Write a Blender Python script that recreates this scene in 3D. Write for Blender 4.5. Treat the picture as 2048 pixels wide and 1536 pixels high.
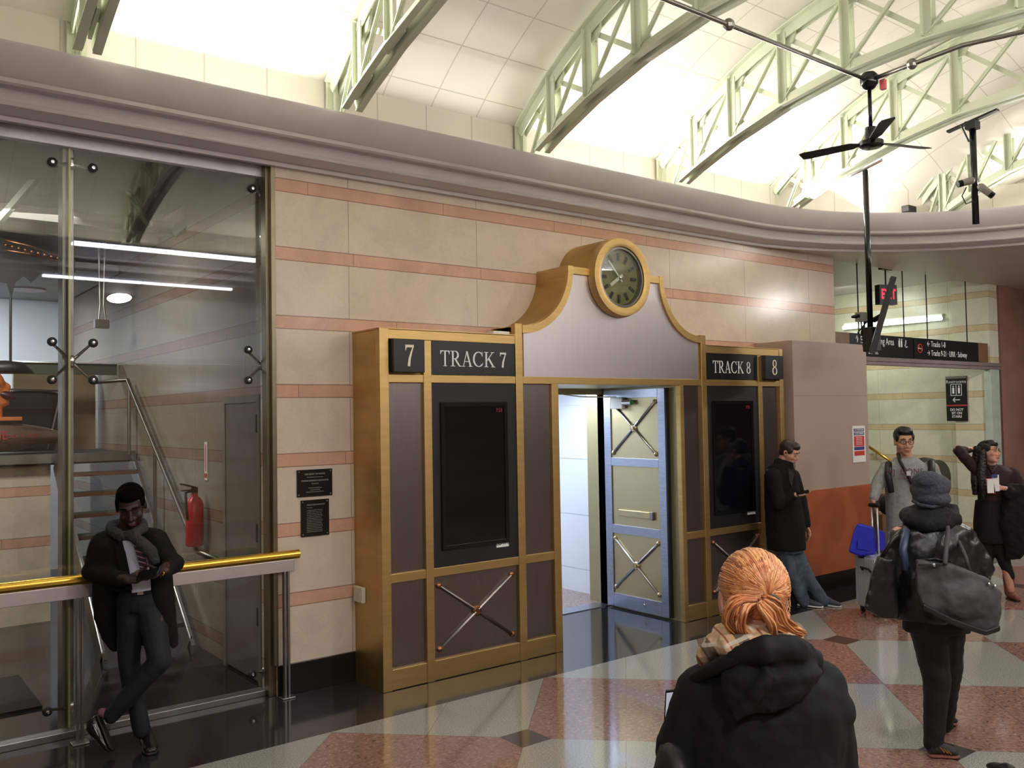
import bpy, bmesh, math, random
from mathutils import Vector, Matrix, Euler
random.seed(7)
for o in list(bpy.data.objects): bpy.data.objects.remove(o, do_unlink=True)
C = bpy.context.scene.collection
scn = bpy.context.scene
V = Vector
PI = math.pi
# ---------------------------------------------------------------- camera
FPX, YAW, PIT, ROL, CH = 1770.3, 0.659376, 0.035594, 0.0171362, 2.05
ax = V((math.sin(YAW)*math.cos(PIT), math.cos(YAW)*math.cos(PIT), math.sin(PIT)))
rx0 = V((math.cos(YAW), -math.sin(YAW), 0)); ux0 = rx0.cross(ax)
RX = math.cos(ROL)*rx0 - math.sin(ROL)*ux0
UX = math.sin(ROL)*rx0 + math.cos(ROL)*ux0
CP = V((0, 0, CH))
cd = bpy.data.cameras.new('camera'); cam = bpy.data.objects.new('camera', cd); C.objects.link(cam)
cd.sensor_fit = 'HORIZONTAL'; cd.sensor_width = 36.0; cd.lens = FPX/2048*36.0
cd.clip_start = 0.02; cd.clip_end = 200
cam.matrix_world = Matrix(((RX.x, UX.x, -ax.x, CP.x), (RX.y, UX.y, -ax.y, CP.y), (RX.z, UX.z, -ax.z, CP.z), (0, 0, 0, 1)))
scn.camera = cam
def ray(px, py): return RX*((px-1024)/FPX) + UX*((768-py)/FPX) + ax
def at(px, py, d): return CP + ray(px, py)*d
def aty(px, py, y): r = ray(px, py); return CP + r*(y/r.y)
def atx(px, py, x): r = ray(px, py); return CP + r*(x/r.x)
def atz(px, py, z): r = ray(px, py); return CP + r*((z-CH)/r.z)
# ---------------------------------------------------------------- world, exposure, room lights
w = bpy.data.worlds.new('world'); scn.world = w; w.use_nodes = True
w.node_tree.nodes['Background'].inputs[0].default_value = (0.80, 0.77, 0.76, 1)
w.node_tree.nodes['Background'].inputs[1].default_value = 0.24
scn.view_settings.view_transform = 'Standard'; scn.view_settings.look = 'None'
scn.view_settings.exposure = 0.16; scn.view_settings.gamma = 1.0; scn.view_settings.use_curve_mapping = False
def area(name, loc, tgt, sx, sy, power, col, spread=180):
    l = bpy.data.lights.new(name, 'AREA'); l.shape = 'RECTANGLE'; l.size = sx; l.size_y = sy
    l.energy = power; l.color = col; l.spread = math.radians(spread)
    o = bpy.data.objects.new(name, l); C.objects.link(o); o.location = loc
    o.rotation_euler = (V(tgt)-V(loc)).to_track_quat('-Z', 'Y').to_euler(); return o
WARM = (1.0, 0.965, 0.90); COOL = (0.80, 0.88, 1.0); NEUT = (1.0, 0.965, 0.93)
# cove strips behind the cornice (they wash the vault); the strip of one bay is out
for x, p in ((-0.6, 26), (2.15, 46), (4.05, 5), (5.95, 46), (7.75, 40), (9.2, 34)):
    area('cove_light', (x, 6.12 if x < 9 else 5.75, 4.42), (x, 4.6, 5.5), 1.4, 0.06, p, WARM)
for x in (-0.6, 1.3, 3.1, 5.0, 6.9, 8.7):
    area('cove_light', (x, 0.58, 4.36), (x, 2.2, 5.7), 1.4, 0.06, 26, WARM)
area('cove_light', (10.9, 3.6, 4.42), (9.8, 3.6, 5.2), 1.8, 0.06, 26, WARM)
# recessed downlights in the soffit on the viewer's side and under the cornice
for x in (-2.5, 0.5, 3.5, 6.5, 9.5):
    area('downlight', (x, -1.3, 3.93), (x, 0.0, 0.0), 0.34, 0.34, 62, NEUT).data.shape = 'DISK'
area('downlight', (12.9, 3.4, 3.9), (12.6, 4.4, 0), 0.34, 0.34, 85, NEUT).data.shape = 'DISK'
# linear cold lamps below the opposite soffit
# passage beyond the portal, far passage, sculpture room
area('passage_light', (5.9, 8.6, 2.40), (6.2, 8.6, 0), 1.2, 1.6, 120, (0.72, 0.83, 1.0))
area('passage_light', (6.1, 7.25, 2.30), (6.4, 6.9, 0.6), 0.9, 0.12, 22, (0.72, 0.83, 1.0))
area('passage_light', (12.9, 8.3, 3.9), (14.0, 8.3, 1), 0.4, 1.6, 42, (0.92, 1.0, 0.88))
area('room_light', (0.6, 12.4, 3.74), (0.6, 12.9, 0), 2.4, 0.3, 110, COOL)
area('room_light', (1.4, 8.6, 3.9), (1.6, 9.0, 0), 0.6, 0.6, 26, NEUT)
area('room_light', (0.2, 8.3, 3.9), (0.6, 10.4, 1.9), 0.6, 0.4, 66, NEUT)  # extra fill lamp added to brighten the landing facing and the torpedo
# ---------------------------------------------------------------- node helper
class S:
    def __init__(s, t, sock): s.t = t; s.k = sock
    def _m(s, op, *a, clamp=False):
        n = s.t.nodes.new('ShaderNodeMath'); n.operation = op; n.use_clamp = clamp
        for i, v in enumerate((s,)+a):
            if isinstance(v, S): s.t.links.new(v.k, n.inputs[i])
            else: n.inputs[i].default_value = v
        return S(s.t, n.outputs[0])
    def __add__(s, o): return s._m('ADD', o)
    def __sub__(s, o): return s._m('SUBTRACT', o)
    def __mul__(s, o): return s._m('MULTIPLY', o)
    def __truediv__(s, o): return s._m('DIVIDE', o)
    def floor(s): return s._m('FLOOR')
    def fract(s): return s._m('FRACT')
    def abs(s): return s._m('ABSOLUTE')
    def lt(s, o): return s._m('LESS_THAN', o)
    def gt(s, o): return s._m('GREATER_THAN', o)
    def mod(s, o): return s._m('FLOORED_MODULO', o)
    def mx(s, o): return s._m('MAXIMUM', o)
def lin(c):
    def f(v):
        v = v/255.0
        return v/12.92 if v <= 0.04045 else ((v+0.055)/1.055)**2.4
    return (f(c[0]), f(c[1]), f(c[2]), 1.0)
def new_mat(name):
    m = bpy.data.materials.new(name); m.use_nodes = True
    t = m.node_tree; b = t.nodes['Principled BSDF']; return m, t, b
def link_in(t, v, inp):
    if isinstance(v, S): t.links.new(v.k, inp)
    else: inp.default_value = v
def coords(t, kind='Object'):
    n = t.nodes.new('ShaderNodeTexCoord'); sp = t.nodes.new('ShaderNodeSeparateXYZ')
    t.links.new(n.outputs[kind], sp.inputs[0])
    return n.outputs[kind], S(t, sp.outputs[0]), S(t, sp.outputs[1]), S(t, sp.outputs[2])
def noise(t, vec, scale, detail=3, rough=0.5, dist=0.0, sc3=None):
    if sc3:
        mp = t.nodes.new('ShaderNodeMapping'); mp.inputs['Scale'].default_value = sc3
        t.links.new(vec, mp.inputs[0]); vec = mp.outputs[0]
    n = t.nodes.new('ShaderNodeTexNoise'); n.inputs['Scale'].default_value = scale
    n.inputs['Detail'].default_value = detail; n.inputs['Roughness'].default_value = rough
    n.inputs['Distortion'].default_value = dist
    t.links.new(vec, n.inputs['Vector']); return S(t, n.outputs['Fac'])
def ramp(t, f, stops):
    r = t.nodes.new('ShaderNodeValToRGB'); e = r.color_ramp.elements
    e[0].position, e[0].color = stops[0]; e[1].position, e[1].color = stops[-1]
    for p, c in stops[1:-1]: x = e.new(p); x.color = c
    t.links.new(f.k, r.inputs[0]); return S(t, r.outputs[0])
def mix(t, f, a, b):
    n = t.nodes.new('ShaderNodeMix'); n.data_type = 'RGBA'
    link_in(t, f, n.inputs[0]); link_in(t, a, n.inputs[6]); link_in(t, b, n.inputs[7])
    return S(t, n.outputs[2])
def bump(t, b, h, strength=0.3, dist=0.01):
    n = t.nodes.new('ShaderNodeBump'); n.inputs['Strength'].default_value = strength
    n.inputs['Distance'].default_value = dist
    t.links.new(h.k, n.inputs['Height']); t.links.new(n.outputs[0], b.inputs['Normal'])
_mc = {}
def mat(name, col, rough=0.5, metal=0.0, var=0.06, nscale=6.0, bumpv=0.0, sc3=None, spec=0.5, emit=None, es=0.0, coat=0.0, sheen=0.0):
    if name in _mc: return _mc[name]
    m, t, b = new_mat(name)
    vec, x, y, z = coords(t)
    c = lin(col)
    n = noise(t, vec, nscale, 4, 0.55, 0, sc3)
    lo = tuple(max(0, v*(1-var*2)) for v in c[:3])+(1,); hi = tuple(min(1, v*(1+var*2)) for v in c[:3])+(1,)
    t.links.new(ramp(t, n, [(0.3, lo), (0.7, hi)]).k, b.inputs['Base Color'])
    b.inputs['Roughness'].default_value = rough; b.inputs['Metallic'].default_value = metal
    b.inputs['Specular IOR Level'].default_value = spec
    if coat: b.inputs['Coat Weight'].default_value = coat; b.inputs['Coat Roughness'].default_value = 0.1
    if sheen: b.inputs['Sheen Weight'].default_value = sheen
    if bumpv: bump(t, b, n, bumpv, 0.01)
    if emit:
        b.inputs['Emission Color'].default_value = lin(emit); b.inputs['Emission Strength'].default_value = es
    _mc[name] = m; return m
def marble(name, cream, pink, joint, axis='X', j0=3.272, base_tint=1.0):
    m, t, b = new_mat(name); vec, x, y, z = coords(t)
    u = x if axis == 'X' else y
    ph = (z - 0.645)/0.5222; fr = (ph - ph.floor()); band = fr.lt(0.195)
    ed = fr.mx(0.0); e1 = (fr - 0.195).abs().lt(0.007); e0 = fr.lt(0.013)
    ju = ((u - j0)/1.252); jf = ju - ju.floor(); jl = jf.lt(0.004)
    ju2 = ((u - j0 + 0.52)/1.252 + ph.floor()*0.31); jf2 = (ju2-ju2.floor()).lt(0.004)
    jl = jl*(band._m('SUBTRACT', 1.0).abs()) + jf2*band
    lines = (e0 + e1 + jl)._m('MINIMUM', 1.0)
    n1 = noise(t, vec, 2.3, 6, 0.62, 1.2); n2 = noise(t, vec, 9, 8, 0.7, 2.0)
    cr = lin(cream)[:3]; pk = lin(pink)[:3]
    def sh(c, k): return tuple(v*k for v in c)+(1,)
    vein = ramp(t, n2, [(0.38, (1, 1, 1, 1)), (0.485, (1, 1, 1, 1)), (0.5, (0.80, 0.74, 0.66, 1)), (0.515, (1, 1, 1, 1))])
    a = ramp(t, n1, [(0.3, sh(cr, 0.90)), (0.5, sh(cr, 1.0)), (0.7, (cr[0]*1.06, cr[1]*1.05, cr[2]*1.03, 1))])
    p = ramp(t, n1, [(0.3, sh(pk, 0.88)), (0.7, sh(pk, 1.1))])
    c = mix(t, band, a, p)
    mm = t.nodes.new('ShaderNodeMix'); mm.data_type = 'RGBA'; mm.blend_type = 'MULTIPLY'; mm.inputs[0].default_value = 0.6
    t.links.new(c.k, mm.inputs[6]); t.links.new(vein.k, mm.inputs[7])
    c = mix(t, lines*0.75, S(t, mm.outputs[2]), lin(joint))
    t.links.new(c.k, b.inputs['Base Color'])
    b.inputs['Roughness'].default_value = 0.22; b.inputs['Specular IOR Level'].default_value = 0.22
    return m
M = {}
M['marble_x'] = marble('marble_wall', (210, 194, 178), (206, 162, 140), (120, 92, 80))
M['marble_y'] = marble('marble_wall_dimmed', (146, 136, 122), (142, 116, 102), (90, 72, 62), 'Y')  # same marble darkened, the bay's dimness put into its colour
M['marble_far'] = marble('marble_wall_far', (216, 213, 192), (208, 188, 152), (140, 130, 100), 'Y')
M['black_base'] = mat('black_granite', (22, 24, 24), 0.22, 0, 0.2, 60)
M['cornice'] = mat('cornice_paint', (196, 188, 192), 0.6, 0, 0.02, 2)
M['soffit'] = mat('soffit_paint', (200, 188, 182), 0.45, 0, 0.03, 1.5)
M['plaster'] = mat('white_panel', (222, 226, 232), 0.4, 0, 0.015, 1)
M['brass'] = mat('antique_brass', (204, 172, 114), 0.42, 1.0, 0.04, 3, sc3=(1, 1, 9))
M['brass_side'] = mat('antique_brass_sheet', (198, 166, 108), 0.46, 1.0, 0.07, 2, sc3=(1, 1, 3))
M['brass_bright'] = mat('polished_brass', (230, 188, 84), 0.25, 1.0, 0.005, 3)
M['darkbronze'] = mat('dark_bronze', (128, 118, 98), 0.35, 1.0, 0.05)
M['olive'] = mat('bronze_jamb', (170, 160, 122), 0.42, 0.55, 0.02, 3)
M['bronze'] = mat('bronze_panel', (190, 176, 138), 0.36, 0.9, 0.015, 5)
M['pewter'] = mat('brushed_pewter_panel', (138, 128, 126), 0.32, 1.0, 0.02, 4, sc3=(14, 14, 1))
M['silver'] = mat('brushed_silver_panel', (214, 206, 210), 0.40, 1.0, 0.012, 3, sc3=(10, 10, 1))
M['steel'] = mat('brushed_steel', (168, 174, 190), 0.33, 1.0, 0.06, 8, sc3=(1, 1, 12))
M['steel_dull'] = mat('satin_steel', (150, 146, 142), 0.38, 1.0, 0.06, 8)
M['chrome'] = mat('chrome', (225, 225, 230), 0.12, 1.0, 0.02)
M['copper_boss'] = mat('copper_boss', (150, 100, 70), 0.35, 1.0, 0.08)
M['black'] = mat('black_gloss', (16, 17, 20), 0.18, 0, 0.1)
M['blackmatte'] = mat('black_matte', (20, 21, 23), 0.5, 0, 0.1)
M['screen'] = mat('screen_glass', (12, 13, 18), 0.08, 0, 0.1)
M['signblack'] = mat('sign_black', (24, 27, 28), 0.35, 0, 0.05)
M['white'] = mat('sign_white', (232, 232, 230), 0.5, 0, 0.01)
M['ivory'] = mat('ivory_plastic', (214, 208, 186), 0.4, 0, 0.02)
M['green'] = mat('truss_green_paint', (208, 214, 190), 0.42, 0, 0.03, 2)
M['grille'] = mat('white_bracket', (226, 226, 220), 0.4, 0, 0.02)
M['tan'] = mat('tan_panel', (172, 151, 140), 0.5, 0, 0.02, 1)
M['orange'] = mat('rust_orange_panel', (172, 92, 56), 0.45, 0, 0.03, 1)
M['brownwall'] = mat('brown_stone', (150, 112, 98), 0.22, 0, 0.08, 2)
M['dark'] = mat('dark_room', (52, 50, 46), 0.7, 0, 0.05)
M['darkgreen'] = mat('dark_green_paint', (70, 78, 66), 0.5, 0, 0.05)
M['tube'] = mat('fluorescent_tube', (255, 255, 255), 0.5, emit=(240, 245, 255), es=16.0)
M['streak_glow'] = mat('reflected_streak_glow', (255, 255, 255), 0.5, emit=(225, 255, 235), es=3.0)  # glow for the reflected streak on the far wall
M['lamp'] = mat('downlight_lens', (255, 255, 255), 0.5, emit=(235, 240, 255), es=6.0)
M['red'] = mat('fire_red', (206, 26, 30), 0.3, 0, 0.05)
M['redled'] = mat('red_led', (255, 20, 60), 0.4, emit=(255, 20, 60), es=1.0)
M['redled_dim'] = mat('red_led_dim', (120, 20, 36), 0.4, emit=(150, 14, 36), es=0.30)
M['skin'] = mat('skin_light', (206, 150, 128), 0.5, 0, 0.05, 12)
M['skin2'] = mat('skin_tan', (196, 146, 118), 0.5, 0, 0.05, 12)
M['skin_dark'] = mat('skin_dark', (54, 31, 25), 0.45, 0, 0.07, 12)
M['lips'] = mat('lips', (178, 92, 88), 0.4)
M['lips_dark'] = mat('lips_dark', (96, 50, 46), 0.4)
M['eye'] = mat('eye_white', (214, 208, 204), 0.25)
M['iris'] = mat('iris_dark', (30, 20, 16), 0.2)
M['hair_black'] = mat('hair_black', (22, 18, 18), 0.4, 0, 0.2, 60, 0.4)
M['hair_brown'] = mat('hair_brown', (44, 28, 22), 0.45, 0, 0.2, 60, 0.4)
M['hair_brown_short'] = mat('hair_cropped', (9, 7, 7), 0.95, 0, 0.2, 90, 0.4, spec=.05)
M['coat'] = mat('black_wool', (17, 18, 18), 0.9, 0, 0.15, 14, 0.35, spec=.25)
M['coat2'] = mat('black_cotton', (15, 15, 18), 0.8, 0, 0.15, 9, 0.5, spec=.3)
M['leather'] = mat('black_leather', (20, 21, 24), 0.36, 0, 0.2, 9, 0.55)
M['tote'] = mat('grey_tote', (62, 62, 64), 0.68, 0, 0.12, 12, 0.4)
M['navy'] = mat('navy_trousers', (14, 17, 26), 0.75, 0, 0.1, 12, 0.3)
M['denim'] = mat('denim', (74, 86, 100), 0.8, 0, 0.16, 10, 0.4)
M['trousers'] = mat('black_trousers', (8, 8, 10), 0.8, 0, 0.1, 10, 0.3)
M['greyknit'] = mat('grey_knit', (46, 48, 50), 0.9, 0, 0.12, 60, 0.8)
M['hatknit'] = mat('hat_knit', (58, 60, 68), 0.9, 0, 0.12, 70, 0.8)
M['sweat'] = mat('grey_marl', (142, 142, 142), 0.85, 0, 0.08, 30, 0.4)
M['maroon'] = mat('maroon_shirt', (46, 20, 28), 0.8, 0, 0.12, 14, 0.3)
M['shirt'] = mat('white_shirt', (176, 178, 194), 0.7, 0, 0.03, 14, 0.3)
M['blue'] = mat('blue_bag', (28, 34, 176), 0.55, 0, 0.06, 8, 0.3)
M['alu'] = mat('aluminium_case', (214, 216, 222), 0.32, 0.55, 0.03)
M['suede'] = mat('brown_suede', (128, 74, 60), 0.8, 0, 0.08)
M['sneaker'] = mat('grey_sneaker', (62, 66, 76), 0.8, 0, 0.1)
M['shoe'] = mat('polished_shoe', (30, 20, 20), 0.18, 0, 0.1)
M['shoe2'] = mat('brown_sneaker', (40, 34, 32), 0.7, 0, 0.1)
M['rubber'] = mat('black_rubber', (14, 14, 14), 0.6)
M['copper'] = mat('orange_paint', (206, 118, 60), 0.4, 0, 0.06)
M['rust'] = mat('torpedo_bronze', (150, 128, 114), 0.32, 0.6, 0.06)
M['pinkcase'] = mat('pink_case', (214, 96, 104), 0.5)
M['gold'] = mat('gold_jewel', (220, 180, 90), 0.2, 1.0)
M['poster_red'] = mat('poster_red', (204, 60, 56), 0.5); M['poster_blue'] = mat('poster_blue', (60, 62, 128), 0.5)
M['camgrey'] = mat('camera_grey', (150, 146, 138), 0.4)
M['tablewood'] = mat('wall_brown_box', (120, 92, 66), 0.5)
def glass_mat(name, tint, f):
    m = bpy.data.materials.new(name); m.use_nodes = True; t = m.node_tree
    for n in list(t.nodes): t.nodes.remove(n)
    o = t.nodes.new('ShaderNodeOutputMaterial'); mx = t.nodes.new('ShaderNodeMixShader')
    tr = t.nodes.new('ShaderNodeBsdfTransparent'); gl = t.nodes.new('ShaderNodeBsdfGlossy')
    ge = t.nodes.new('ShaderNodeNewGeometry'); dt = t.nodes.new('ShaderNodeVectorMath'); dt.operation = 'DOT_PRODUCT'
    t.links.new(ge.outputs['Incoming'], dt.inputs[0]); t.links.new(ge.outputs['Normal'], dt.inputs[1])
    cs = S(t, dt.outputs['Value']).abs(); k5 = (cs*-1.0 + 1.0)._m('POWER', 5.0); fr = k5*(1.0-f) + f
    tr.inputs[0].default_value = tint; gl.inputs['Roughness'].default_value = 0.0
    t.links.new(fr.k, mx.inputs[0]); t.links.new(tr.outputs[0], mx.inputs[1]); t.links.new(gl.outputs[0], mx.inputs[2])
    t.links.new(mx.outputs[0], o.inputs[0]); return m
M['glass'] = glass_mat('clear_glass', (0.90, 0.91, 0.88, 1), 0.05)
M['clockglass'] = glass_mat('clock_glass', (0.92, 0.94, 0.90, 1), 0.05)
def floor_mat():
    m, t, b = new_mat('terrazzo_floor'); vec, x, y, z = coords(t)
    s = ((x+y) - 8.01)/1.845; d = ((x-y) + 0.95)/1.80
    par = (s.floor() + d.floor()).mod(2.0)
    pinkm = par.lt(0.5)
    n1 = noise(t, vec, 38, 4, 0.8, 0.6); n2 = noise(t, vec, 110, 2, 0.6); n3 = noise(t, vec, 1.3, 2)
    pink = ramp(t, n1, [(0.36, lin((64, 50, 48))), (0.42, lin((122, 92, 82))), (0.56, lin((142, 108, 96))), (0.66, lin((170, 142, 130)))])
    grey = ramp(t, n2, [(0.35, lin((118, 117, 113))), (0.5, lin((145, 143, 138))), (0.65, lin((166, 164, 160)))])
    c = mix(t, pinkm, grey, pink)
    fs = s - s.floor(); fd = d - d.floor()
    g = (fs.lt(0.003) + fd.lt(0.003) + (fd - 0.5).abs().lt(0.0014))._m('MINIMUM', 1.0)
    c = mix(t, g*0.8, c, lin((70, 62, 58)))
    s2 = (s/2.0 + 0.5); d2 = (d/2.0 + 0.5)
    ds = (s2 - s2.floor() - 0.5)*3.69; dd = (d2 - d2.floor() - 0.5)*3.60
    dia = ((ds+dd)/2.0).abs().lt(0.118)*((ds-dd)/2.0).abs().lt(0.118)
    c = mix(t, dia, c, lin((62, 58, 60)))
    bl = ramp(t, n2, [(0.4, lin((34, 34, 37))), (0.65, lin((46, 46, 50)))])
    xl = ((x/0.915).fract().lt(0.004) + ((y-5.39)/0.61).fract().lt(0.005))._m('MINIMUM', 1.0)
    bl = mix(t, xl*0.5, bl, lin((84, 86, 92)))
    border = y.gt(5.39)*x.lt(13.0)
    c = mix(t, border, c, bl)
    t.links.new(c.k, b.inputs['Base Color'])
    b.inputs['Roughness'].default_value = 0.10; b.inputs['Specular IOR Level'].default_value = 0.55
    return m
M['floor'] = floor_mat()
def vault_mat():
    m, t, b = new_mat('vault_tiles')
    n = t.nodes.new('ShaderNodeUVMap'); sp = t.nodes.new('ShaderNodeSeparateXYZ'); t.links.new(n.outputs[0], sp.inputs[0])
    u, v = S(t, sp.outputs[0]), S(t, sp.outputs[1])
    g = (((u/0.47).fract() - 0.5).abs().gt(0.488) + ((v/0.42).fract() - 0.5).abs().gt(0.488))._m('MINIMUM', 1.0)
    vec, x, y, z = coords(t); nz = noise(t, vec, 1.1, 4)
    a = ramp(t, nz, [(0.3, lin((226, 220, 208))), (0.7, lin((236, 231, 220)))])
    c = mix(t, g*0.55, a, lin((170, 160, 140)))
    t.links.new(c.k, b.inputs['Base Color']); b.inputs['Roughness'].default_value = 0.7
    return m
M['vault'] = vault_mat()
# ---------------------------------------------------------------- mesh helpers
class MB:
    def __init__(s): s.v = []; s.f = []; s.m = []
    def add(s, vs, fs, mi=0):
        o = len(s.v); s.v += [V(p) for p in vs]; s.f += [tuple(i+o for i in f) for f in fs]; s.m += [mi]*len(fs); return s
    def box(s, lo, hi, mi=0):
        x0, y0, z0 = lo; x1, y1, z1 = hi
        return s.add([(x0,y0,z0),(x1,y0,z0),(x1,y1,z0),(x0,y1,z0),(x0,y0,z1),(x1,y0,z1),(x1,y1,z1),(x0,y1,z1)],
                     [(0,3,2,1),(4,5,6,7),(0,1,5,4),(1,2,6,5),(2,3,7,6),(3,0,4,7)], mi)
    def obox(s, c, a, b, d, mi=0):   # oriented box: centre and three half vectors
        c, a, b, d = V(c), V(a), V(b), V(d)
        return s.add([c-a-b-d, c+a-b-d, c+a+b-d, c-a+b-d, c-a-b+d, c+a-b+d, c+a+b+d, c-a+b+d],
                     [(0,3,2,1),(4,5,6,7),(0,1,5,4),(1,2,6,5),(2,3,7,6),(3,0,4,7)], mi)
    def bar(s, p, q, wd, th, up=(0,0,1), mi=0):
        p, q = V(p), V(q); d = (q-p)/2; n = d.normalized(); u = V(up); sd = n.cross(u).normalized(); u = sd.cross(n)
        return s.obox((p+q)/2, d, sd*wd/2, u*th/2, mi)
    def loft(s, secs, n=16, mi=0, cap=True):   # secs: (centre, a-vector, b-vector)
        o = []; m = len(secs)
        for c, a, b in secs:
            c, a, b = V(c), V(a), V(b)
            for i in range(n):
                t = 2*PI*i/n; o.append(c + a*math.cos(t) + b*math.sin(t))
        f = []
        for j in range(m-1):
            for i in range(n):
                k = (i+1) % n; f.append((j*n+i, j*n+k, (j+1)*n+k, (j+1)*n+i))
        if cap:
            f.append(tuple(range(n))[::-1]); f.append(tuple((m-1)*n+i for i in range(n)))
        return s.add(o, f, mi)
    def tube(s, pts, r, n=10, mi=0):
        pts = [V(p) for p in pts]; rs = r if isinstance(r, (list, tuple)) else [r]*len(pts)
        secs = []; pu = None
        for i, p in enumerate(pts):
            d = (pts[min(i+1, len(pts)-1)] - pts[max(i-1, 0)])
            d = d.normalized() if d.length > 1e-9 else V((0,0,1))
            if pu is None: pu = V((0,0,1)) if abs(d.z) < 0.9 else V((1,0,0))
            a = d.cross(pu).normalized(); bb = a.cross(d).normalized(); pu = bb
            secs.append((p, a*rs[i], bb*rs[i]))
        return s.loft(secs, n, mi)
    def cap(s, p, q, r0, r1, n=12, mi=0):      # tapered capsule
        p, q = V(p), V(q); d = q-p; L = d.length; d = d.normalized() if L > 1e-6 else V((0,0,1))
        up = V((0,0,1)) if abs(d.z) < 0.9 else V((1,0,0)); a = d.cross(up).normalized(); b = a.cross(d)
        secs = []
        for k in (-85, -60, -30, 0): t = math.radians(k); secs.append((p + d*r0*math.sin(t), a*r0*math.cos(t), b*r0*math.cos(t)))
        for k in (0, 30, 60, 85): t = math.radians(k); secs.append((q + d*r1*math.sin(t), a*r1*math.cos(t), b*r1*math.cos(t)))
        return s.loft(secs, n, mi)
    def ell(s, c, a, b, d, n=16, m=9, mi=0):   # ellipsoid: centre, three half-axis vectors (d = pole)
        c, a, b, d = V(c), V(a), V(b), V(d); secs = []
        for j in range(m+1):
            t = -PI/2 + PI*(j+0.02*(1 if j == 0 else -1 if j == m else 0)*8)/m
            secs.append((c + d*math.sin(t), a*math.cos(t), b*math.cos(t)))
        return s.loft(secs, n, mi)
    def sph(s, c, r, mi=0, n=14, m=8): return s.ell(c, (r,0,0), (0,r,0), (0,0,r), n, m, mi)
    def lathe(s, prof, c, axis, n=32, mi=0, cap=True):   # prof: (radius, height along axis)
        c = V(c); d = V(axis).normalized(); up = V((0,0,1)) if abs(d.z) < 0.9 else V((1,0,0)); a = d.cross(up).normalized(); b = a.cross(d)
        return s.loft([(c+d*h, a*r, b*r) for r, h in prof], n, mi, cap)
    def prism(s, poly, fn, t0, t1, mi=0):      # poly 2D, fn(u, v, t) -> point
        n = len(poly); vs = [fn(u, v, t0) for u, v in poly] + [fn(u, v, t1) for u, v in poly]
        fs = [tuple(range(n))[::-1], tuple(range(n, 2*n))] + [(i, (i+1) % n, n+(i+1) % n, n+i) for i in range(n)]
        return s.add(vs, fs, mi)
    def build(s, name, mats, parent=None, smooth=False, bev=0.0, sub=0, label=None, voxel=0, sm=0, auto=None, disp=None):
        me = bpy.data.meshes.new(name)
        off = org(parent)
        me.from_pydata([tuple(p-off) for p in s.v], [], s.f)
        if not isinstance(mats, (list, tuple)): mats = [mats]
        for q in mats: me.materials.append(q)
        for i, p in enumerate(me.polygons): p.material_index = s.m[i]
        bm = bmesh.new(); bm.from_mesh(me); bmesh.ops.recalc_face_normals(bm, faces=bm.faces); bm.to_mesh(me); bm.free()
        o = bpy.data.objects.new(name, me); C.objects.link(o)
        if voxel:
            r = o.modifiers.new('r', 'REMESH'); r.mode = 'VOXEL'; r.voxel_size = voxel; r.use_smooth_shade = True
            if sm: q = o.modifiers.new('s', 'SMOOTH'); q.iterations = sm; q.factor = 0.6
            if disp:
                tx = bpy.data.textures.new(name, 'CLOUDS'); tx.noise_scale = disp[0]; tx.noise_depth = 2
                q = o.modifiers.new('d', 'DISPLACE'); q.texture = tx; q.strength = disp[1]; q.mid_level = 0.5; q.texture_coords = 'LOCAL'
            bpy.context.view_layer.update()
            dg = bpy.context.evaluated_depsgraph_get()
            nm = bpy.data.meshes.new_from_object(o.evaluated_get(dg)); o.modifiers.clear(); o.data = nm
            bpy.data.meshes.remove(me); me = nm
            if not me.materials: me.materials.append(mats[0])
            smooth = True
        if smooth:
            for p in me.polygons: p.use_smooth = True
        if auto is not None:
            for p in me.polygons: p.use_smooth = True
            try: me.set_sharp_from_angle(angle=math.radians(auto))
            except Exception: pass
        if bev:
            q = o.modifiers.new('b', 'BEVEL'); q.width = bev; q.segments = 2; q.limit_method = 'ANGLE'
        if sub:
            q = o.modifiers.new('u', 'SUBSURF'); q.levels = sub; q.render_levels = sub
        if parent: o.parent = parent
        if label: o['label'] = label
        return o
def org(o):
    v = V((0,0,0))
    while o: v = v + o.location; o = o.parent
    return v
def tag(o, label, cat, group=None):
    o['label'] = label; o['category'] = cat
    if group: o['group'] = group
    return o
def thing(name, loc, label, cat, group=None):
    o = bpy.data.objects.new(name, None); o.empty_display_size = 0.1; C.objects.link(o); o.location = loc
    return tag(o, label, cat, group)
def struct(name, mb, m, **k): o = mb.build(name, m, **k); o['kind'] = 'structure'; return o
def BX(lo, hi): return MB().box(lo, hi)
def copy_tree(o, parent=None):
    c = o.copy(); C.objects.link(c); c.parent = parent
    for ch in list(o.children): copy_tree(ch, c)
    return c
def text(body, name, pos, right, up, size, m, parent, xs=1.0, align='CENTER', ext=0.001, bold=0.0):
    cu = bpy.data.curves.new(name, 'FONT'); cu.body = body; cu.size = size; cu.align_x = align; cu.align_y = 'CENTER'
    cu.extrude = ext; cu.offset = bold; cu.resolution_u = 3
    o = bpy.data.objects.new(name, cu); C.objects.link(o)
    bpy.context.view_layer.update()
    me = bpy.data.meshes.new_from_object(o.evaluated_get(bpy.context.evaluated_depsgraph_get()))
    bpy.data.objects.remove(o); bpy.data.curves.remove(cu)
    r = V(right).normalized()*xs; u = V(up).normalized(); n = V(right).normalized().cross(u); off = V(pos) - org(parent)
    for v in me.vertices: c = v.co.copy(); v.co = off + r*c.x + u*c.y + n*c.z
    me.materials.clear(); me.materials.append(m); me.name = name
    q = bpy.data.objects.new(name, me); C.objects.link(q)
    if parent: q.parent = parent
    return q
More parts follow.
